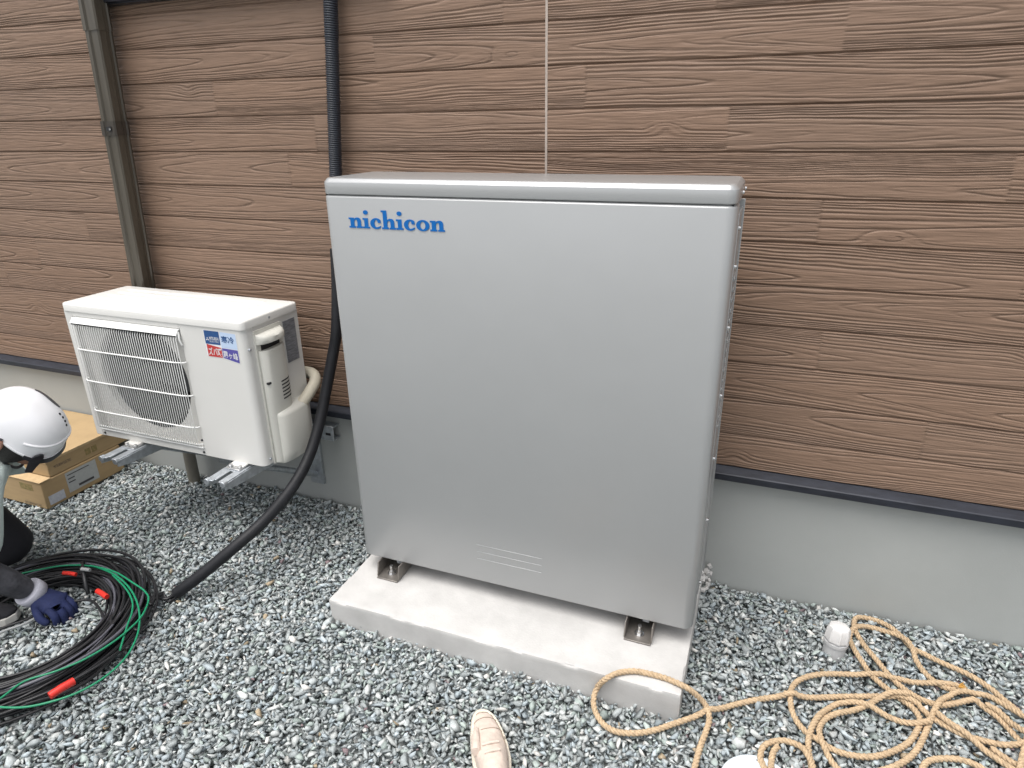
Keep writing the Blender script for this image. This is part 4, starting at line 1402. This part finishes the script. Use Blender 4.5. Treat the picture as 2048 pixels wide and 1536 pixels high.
outl = [(s, hw) for s, hw in SEC] + [(s, -hw) for s, hw in SEC[::-1]]
so = MB()
lv_ = [(SOLE0, 0.0), (SOLE0 + 0.002, 0.003), (0.030, 0.004), (0.0335, 0.002), (0.0345, -0.003)]
so.loft([[shoe_pt(s - (g_ if s < 0.05 else -g_ if s > 0.25 else 0), w + math.copysign(g_, w), z) for s, w in outl] for z, g_ in lv_])
so.build('sole', M['shoe_rubber'], sh_t, smooth=45)
up_ = MB()
rings = []
for s in [0.003, 0.008, 0.016, 0.028, 0.042, 0.06, 0.08, 0.10, 0.125, 0.15, 0.18, 0.22, 0.26, 0.28]:
    hw, tp_ = hw_at(s) - 0.0015, top_at(s)
    ring = []
    for k in range(17):
        a = PI * k / 16
        ring.append(shoe_pt(s, hw * math.copysign(abs(math.cos(a)) ** 0.85, math.cos(a)), 0.028 + (tp_ - 0.028) * (math.sin(a) ** 0.75)))
    rings.append(ring)
up_.loft(rings)
upo = up_.build('upper', M['canvas'], sh_t, smooth=70)
mdu = upo.modifiers.new('subsurf', 'SUBSURF'); mdu.levels = 1; mdu.render_levels = 2


def on_upper(s, a_deg, lift=0.001):
    a = math.radians(a_deg)
    hw, tp_ = hw_at(s) - 0.0015, top_at(s)
    return shoe_pt(s, hw * math.copysign(abs(math.cos(a)) ** 0.85, math.cos(a)), 0.028 + (tp_ - 0.028) * (max(math.sin(a), 0) ** 0.75) + lift)


# rubber toe bumper, stitched seams, vamp edge, laces
tb = MB()
tb.loft([[shoe_pt(max(0.0, 0.0), 0, 0)] * 3] * 2) if False else None
bp_ = [on_upper(s, a, 0.0012) for s, a in ((0.10, 12), (0.06, 14), (0.03, 20), (0.012, 40), (0.006, 90), (0.012, 140), (0.03, 160), (0.06, 166), (0.10, 168))]
MB().tube(catmull(bp_, 0.006), 0.0045, n=8).build('toe_bumper', M['shoe_rubber'], upo, smooth=60)
for line in ([(0.020, a) for a in range(30, 151, 12)], [(0.043 + 0.006 * abs(a - 90) / 60, a) for a in range(20, 161, 12)], [(0.085, a) for a in range(12, 120, 10)],
             [(0.03, 42), (0.06, 36), (0.09, 34), (0.13, 32), (0.18, 30)]):
    MB().tube([on_upper(s, a, 0.0006) for s, a in line], 0.0008, n=5).build('seam', M['thread'], upo, smooth=60)
for k in range(2):
    s = 0.138 + k * 0.026
    MB().tube([on_upper(s, 66, 0.002), on_upper(s + 0.004, 90, 0.004), on_upper(s + 0.002, 116, 0.002)], 0.0036, n=8).build('lace', M['lace'], upo, smooth=60)
tg_ = MB()
tg_.tube([on_upper(0.075, 132, 0.002), on_upper(0.11, 140, 0.006), on_upper(0.15, 150, 0.010)], [0.006, 0.011, 0.012], n=10)
tg_.build('lace_flap', M['canvas'], upo, smooth=60)

# ------------------------------------------------------------------ crouching worker at the left edge
def camv(v): return (R_RIGHT * v[0] + R_DOWN * v[1] + R_FWD * v[2])


def atd(u, v, t):
    return CAM_POS + (R_RIGHT * ((u - 1024) / F_PX) + R_DOWN * ((v - 768) / F_PX) + R_FWD) * t


pw = thing('person', 'crouching worker in a white helmet, mint shirt and navy glove handling the cable coil', 'person', (-1.55, -0.95, 0))
ROLL = -30
HD = 2.08
H0 = atd(56, 853, HD)
Fh = camv((0.60, 0.72, 0.33)).normalized()
Uh = camv((0.578, -0.337, -0.743))
Uh = (Uh - Fh * Uh.dot(Fh)).normalized()
Uh = (Matrix.Rotation(math.radians(ROLL), 3, Fh) @ Uh).normalized()
Sh = Fh.cross(Uh)            # the worker's right, towards the camera


def hp(f, s, u): return H0 + Fh * f + Sh * s + Uh * u


def skin_mesh(name, verts, edges, radii, m, parent, sub=2, root=0):
    me = bpy.data.meshes.new(name)
    org = ORG[parent.name]
    me.from_pydata([tuple(Vector(v) - org) for v in verts], edges, [])
    o = bpy.data.objects.new(name, me)
    COL.objects.link(o)
    o.parent = parent
    ORG[o.name] = org
    me.materials.append(m)
    md = o.modifiers.new('skin', 'SKIN')
    md.use_smooth_shade = True
    for i, r_ in enumerate(radii):
        sv = me.skin_vertices[0].data[i]
        sv.radius = r_ if isinstance(r_, tuple) else (r_, r_)
        sv.use_root = (i == root)
    ms = o.modifiers.new('sub', 'SUBSURF')
    ms.levels = sub
    ms.render_levels = sub
    return o


neck = hp(-0.05, 0, -0.13)
chest = atd(-100, 965, 2.02)
pelvis = Vector((-1.78, -0.90, 0.36))
waist = Vector((-1.58, -0.90, 0.50))
shR = atd(-44, 990, 1.95)
shL = chest + Vector((-0.04, 0.17, 0.0))
elR = atd(-40, 1140, 1.97)
wrR = atd(62, 1188, 2.0)
wrR = at(60, 1184, 2, 0.085)
elL = Vector((-1.72, -0.62, 0.40))
wrL = Vector((-1.80, -0.80, 0.22))
hipR, hipL = pelvis + Vector((0.02, -0.09, -0.02)), pelvis + Vector((0.02, 0.09, -0.02))
knR, knL = Vector((-1.62, -1.20, 0.46)), at(38, 1106, 2, 0.09)
anR, anL = Vector((-1.47, -1.08, 0.09)), Vector((-1.95, -0.72, 0.08))
toR, toL = at(40, 1222, 2, 0.03), Vector((-1.86, -0.72, 0.02))
hcen = hp(0.005, 0, 0.0)
chin = hp(0.075, 0, -0.115)
V_ = [pelvis, waist, chest, neck, hcen, hp(0.0, 0, 0.06), chin, shR, elR, wrR, shL, elL, wrL, hipR, knR, anR, hipL, knL, anL]
E_ = [(0, 1), (1, 2), (2, 3), (3, 4), (4, 5), (4, 6), (2, 7), (7, 8), (8, 9), (2, 10), (10, 11), (11, 12), (0, 13), (13, 14), (14, 15), (0, 16), (16, 17), (17, 18)]
R_b = [0.09, 0.085, 0.085, 0.048, (0.080, 0.071), (0.05, 0.048), 0.044, 0.05, 0.036, 0.026, 0.05, 0.036, 0.026, 0.08, 0.052, 0.036, 0.08, 0.052, 0.036]
bodyo = skin_mesh('body', V_, E_, R_b, M['skin'], pw)
# face: nose, brow, ear
nose = MB().loft([[hp(0.098 + a, b, c) for (a, b, c) in ((0, -0.010, -0.03), (0.012, -0.004, -0.03), (0.012, 0.004, -0.03), (0, 0.010, -0.03), (-0.02, 0, -0.03))],
                  [hp(0.098 + a, b, c) for (a, b, c) in ((0, -0.013, -0.065), (0.022, -0.006, -0.062), (0.022, 0.006, -0.062), (0, 0.013, -0.065), (-0.02, 0, -0.065))]]).build('nose', M['skin'], pw, smooth=80)
ear = MB()
ec = hp(-0.012, 0.092, -0.035)
rings = []
for (sc_, off_) in ((1.0, 0.0), (1.08, 0.008), (0.98, 0.014), (0.72, 0.013), (0.55, 0.006)):
    rings.append([ec + Sh * off_ + Fh * (0.017 * sc_ * math.cos(a)) + Uh * (0.031 * sc_ * math.sin(a) * (1 if math.sin(a) > 0 else 0.85)) for a in [2 * PI * k / 16 for k in range(16)]])
ear.loft(rings)
ear.build('ear', M['skin'], pw, smooth=80)
# hair: cap of hair below the helmet rim, sideburn and fringe
hr = MB()
rings = []
for (u_, k_) in ((0.040, 0.80), (0.01, 0.97), (-0.03, 1.07), (-0.065, 1.06), (-0.095, 0.98), (-0.125, 0.72)):
    ring = []
    for k in range(28):
        a = 2 * PI * k / 28
        f_ = 0.100 * k_ * math.cos(a)
        if math.cos(a) > 0: f_ *= max(0.55, 0.92 + 1.6 * (u_ + 0.0))
        ring.append(hp(f_ - 0.004, 0.088 * k_ * math.sin(a), u_))
    rings.append(ring)
hr.loft(rings)
hr.build('hair', M['hair'], pw, smooth=80)
# helmet shell: dome with a brim flare, visor, vent, holes
HA, HB, HC = 0.124, 0.094, 0.108


def shell(theta, phi, g_=0.0):
    # theta round the rim (0 = front), phi from rim (0) to crown (90 deg)
    c = math.cos(phi) ** 0.82
    ct_, st_ = math.cos(theta), math.sin(theta)
    f_ = (HA + g_) * math.copysign(abs(ct_) ** 0.82, ct_) * c - 0.012
    s_ = (HB + g_) * math.copysign(abs(st_) ** 0.82, st_) * c
    u_ = (HC + g_) * math.sin(phi) ** 0.95
    return hp(f_, s_, u_ - 0.005)


hm = MB()
rings = []
for (ph, g_, du) in ((-1, -0.010, -0.004), (-1, 0.0045, -0.006), (-1, 0.0055, 0.0), (0, 0.002, 0)):
    rings.append([shell(2 * PI * k / 64, 0, g_) + Uh * (du - 0.012 * (0.5 - 0.5 * math.cos(4 * PI * k / 64)) * 0.0) for k in range(64)])
for i in range(1, 15):
    ph = 0.5 * PI * i / 15
    rings.append([shell(2 * PI * k / 64, ph, 0.004 if False else 0.0) for k in range(64)])
rings.append([shell(2 * PI * k / 64, 0.5 * PI - 0.01) for k in range(64)])
hm.loft(rings)
helm = hm.build('helmet', M['helmet'], pw, smooth=70)
# raised band round the front of the shell
MB().tube([shell(th, 0.20 + 0.34 * math.cos(th), 0.0005) for th in [(-1.25 + 2.5 * k / 40) for k in range(41)]], 0.004, n=10).build('ridge', M['helmet'], helm, smooth=70)
for k in range(4):
    th, ph = -0.62 + 0.10 * k, 1.22 - 0.11 * k
    p, q2 = shell(th, ph, 0.0012), shell(th, ph, -0.008)
    MB().cyl(q2, p, 0.0042, n=10).build('air_hole', M['dark_gap'], helm)
vent = MB()
rings = []
for i in range(13):
    t_ = i / 12
    th = -2.35 + 1.05 * t_
    half = 0.17 * math.sin(PI * min(1.0, 0.12 + 0.88 * (1 - t_) ** 0.7)) + 0.012
    rings.append([shell(th, 0.98 + 0.04 * t_ + half * (j - 3) / 3, 0.0022) for j in range(7)] + [shell(th, 0.98 + 0.04 * t_ + half * (j - 3) / 3, -0.002) for j in range(6, -1, -1)])
vent.loft(rings)
vent.build('vent', M['helmet_black'], helm, smooth=60)
vz = MB()
rings = []
for k in range(33):
    th = -1.05 + 2.1 * k / 32
    ext = 0.006 * max(0.0, math.cos(th * 1.35)) + 0.002
    a = shell(th, 0.015, 0.005)
    b = shell(th, 0.0, 0.006) + (Fh * math.cos(th) + Sh * math.sin(th)) * ext - Uh * (0.006 + 0.004 * math.cos(th))
    c2 = b - Uh * 0.003
    d2 = shell(th, 0.0, 0.003) - Uh * 0.008
    rings.append([a, b, c2, d2])
vz.loft(rings)
vz.build('visor', M['helmet_black'], helm, smooth=60)
tabm = MB()
tabm.loft([[shell(th, ph, 0.0075 + 0.3 * dn_) - Uh * dn_ for th in (a0_, (a0_ + a1_) / 2, a1_)] + [shell(th, ph, 0.003 + 0.3 * dn_) - Uh * dn_ for th in (a1_, (a0_ + a1_) / 2, a0_)]
           for (ph, dn_, a0_, a1_) in ((0.20, 0, 0.62, 0.72), (0.10, 0, 0.56, 0.82), (0.0, 0.006, 0.52, 0.86), (0.0, 0.03, 0.58, 0.82), (0.0, 0.052, 0.60, 0.78))])
tabm.build('visor_hinge', M['helmet_black'], helm, smooth=50)
MB().tube(catmull([hp(-0.015, 0.098, 0.0), hp(0.01, 0.088, -0.07), hp(0.055, 0.045, -0.125), hp(0.075, 0, -0.148), hp(0.055, -0.045, -0.125)], 0.01), 0.005, n=8).build('chin_strap', M['helmet_black'], helm, smooth=70)
# clothes
skin_mesh('shirt', [pelvis, waist, chest, neck + (chest - neck) * 0.8, shR, shR + (elR - shR) * 0.92, shL, shL + (elL - shL) * 0.9], [(0, 1), (1, 2), (2, 3), (2, 4), (4, 5), (2, 6), (6, 7)],
          [0.15, 0.155, 0.155, 0.085, 0.070, 0.062, 0.075, 0.062], M['shirt'], pw)
skin_mesh('trousers', [pelvis, hipR, knR, anR, hipL, knL, anL], [(0, 1), (1, 2), (2, 3), (0, 4), (4, 5), (5, 6)], [0.14, 0.10, 0.075, 0.055, 0.10, 0.082, 0.06], M['trousers'], pw)
fs_ = [elR + (shR - elR) * 0.12, elR, elR + (wrR - elR) * 0.35, elR + (wrR - elR) * 0.7, wrR]
skin_mesh('sleeve', fs_, [(i, i + 1) for i in range(4)], [0.042, 0.045, 0.044, 0.040, 0.036], M['knit'], pw)
wd = (wrR - elR).normalized()
MB().tube([wrR - wd * 0.012, wrR - wd * 0.010, wrR + wd * 0.004, wrR + wd * 0.022, wrR + wd * 0.024], [0.040, 0.0435, 0.044, 0.0425, 0.039], n=24).build('cuff', M['cuff'], pw, smooth=60)
fs_ = [elL + (shL - elL) * 0.12, elL, elL + (wrL - elL) * 0.5, wrL]
skin_mesh('sleeve', fs_, [(i, i + 1) for i in range(3)], [0.042, 0.045, 0.042, 0.034], M['knit'], pw)


def glove(wr, d, name='glove'):
    """gloved hand with the palm down, four bent fingers and a thumb closing on the cables"""
    d = Vector((d.x, d.y, -0.18)).normalized()
    r_ = d.cross(Vector((0, 0, 1))).normalized()          # to the thumb side or away
    dn = r_.cross(d).normalized()
    if dn.z > 0: dn = -dn
    palm = [wr + d * 0.012, wr + d * 0.045, wr + d * 0.075]
    V = palm[:]
    E = [(0, 1), (1, 2)]
    R_ = [(0.033, 0.033), (0.046, 0.030), (0.045, 0.025)]
    for k, (off_, ln) in enumerate(((-0.030, 0.062), (-0.010, 0.070), (0.011, 0.066), (0.031, 0.054))):
        a = wr + d * (0.086 - abs(off_) * 0.2) + r_ * off_
        b = a + d * ln * 0.38 + dn * ln * 0.22
        c_ = b + d * ln * 0.10 + dn * ln * 0.42
        e_ = c_ - d * ln * 0.14 + dn * ln * 0.28
        i0 = len(V)
        V += [a, b, c_, e_]
        E += [(2, i0), (i0, i0 + 1), (i0 + 1, i0 + 2), (i0 + 2, i0 + 3)]
        R_ += [0.0140, 0.0132, 0.0122, 0.0108]
    a = wr + d * 0.035 + r_ * 0.040 + dn * 0.008
    b = a + d * 0.030 + r_ * 0.012 + dn * 0.018
    c_ = b + d * 0.024 - r_ * 0.008 + dn * 0.014
    i0 = len(V)
    V += [a, b, c_]
    E += [(1, i0), (i0, i0 + 1), (i0 + 1, i0 + 2)]
    R_ += [0.0165, 0.0135, 0.0105]
    return skin_mesh(name, V, E, R_, M['glove'], pw, root=1)


glove(wrR + wd * 0.034, Vector((0.85, 0.05, 0)))
glove(wrL, Vector((0.9, -0.3, 0)))


def work_shoe(heel, toe_):
    d = (toe_ - heel)
    d.z = 0
    d.normalize()
    r_ = Vector((d.y, -d.x, 0))
    Lh = 0.27
    hl = Vector((toe_.x, toe_.y, 0)) - d * Lh
    o_ = MB()
    secs = [(0.0, 0.024), (0.03, 0.034), (0.10, 0.036), (0.19, 0.046), (0.24, 0.036), (0.265, 0.014)]
    outl_ = [(a, b) for a, b in secs] + [(a, -b) for a, b in secs[::-1]]
    o_.loft([[hl + d * a + r_ * b + Vector((0, 0, z)) for a, b in outl_] for z in (0.008, 0.034)])
    so_ = o_.build('shoe_sole', M['white_rubber'], pw, smooth=30, bevel=0.003)
    u_ = MB()
    rings = []
    for a, hw in ((0.004, 0.022), (0.03, 0.032), (0.10, 0.034), (0.16, 0.042), (0.21, 0.041), (0.245, 0.030), (0.262, 0.012)):
        tp_ = float(np.interp(a, [0, 0.10, 0.16, 0.21, 0.262], [0.11, 0.10, 0.075, 0.058, 0.042]))
        rings.append([hl + d * a + r_ * (hw * math.cos(PI * k / 12)) + Vector((0, 0, 0.033 + (tp_ - 0.033) * math.sin(PI * k / 12) ** 0.7)) for k in range(13)])
    u_.loft(rings)
    uo = u_.build('shoe_upper', M['trousers'], pw, smooth=70)
    st_ = MB()
    for k in range(3):
        a = 0.15 + 0.03 * k
        st_.tube([hl + d * a + r_ * 0.047 + Vector((0, 0, 0.040)), hl + d * (a + 0.012) + r_ * 0.034 + Vector((0, 0, 0.066))], 0.005, n=6)
    st_.build('shoe_stripe', M['white_rubber'], uo)
    MB().box(hl.x + d.x * 0.18 - 0.02, hl.x + d.x * 0.18 + 0.02, hl.y + d.y * 0.18 - 0.046, hl.y + d.y * 0.18 - 0.038, 0.035, 0.05).build('shoe_patch', M['red_cloth'], uo)


work_shoe(anR, toR)
work_shoe(anL, toL)
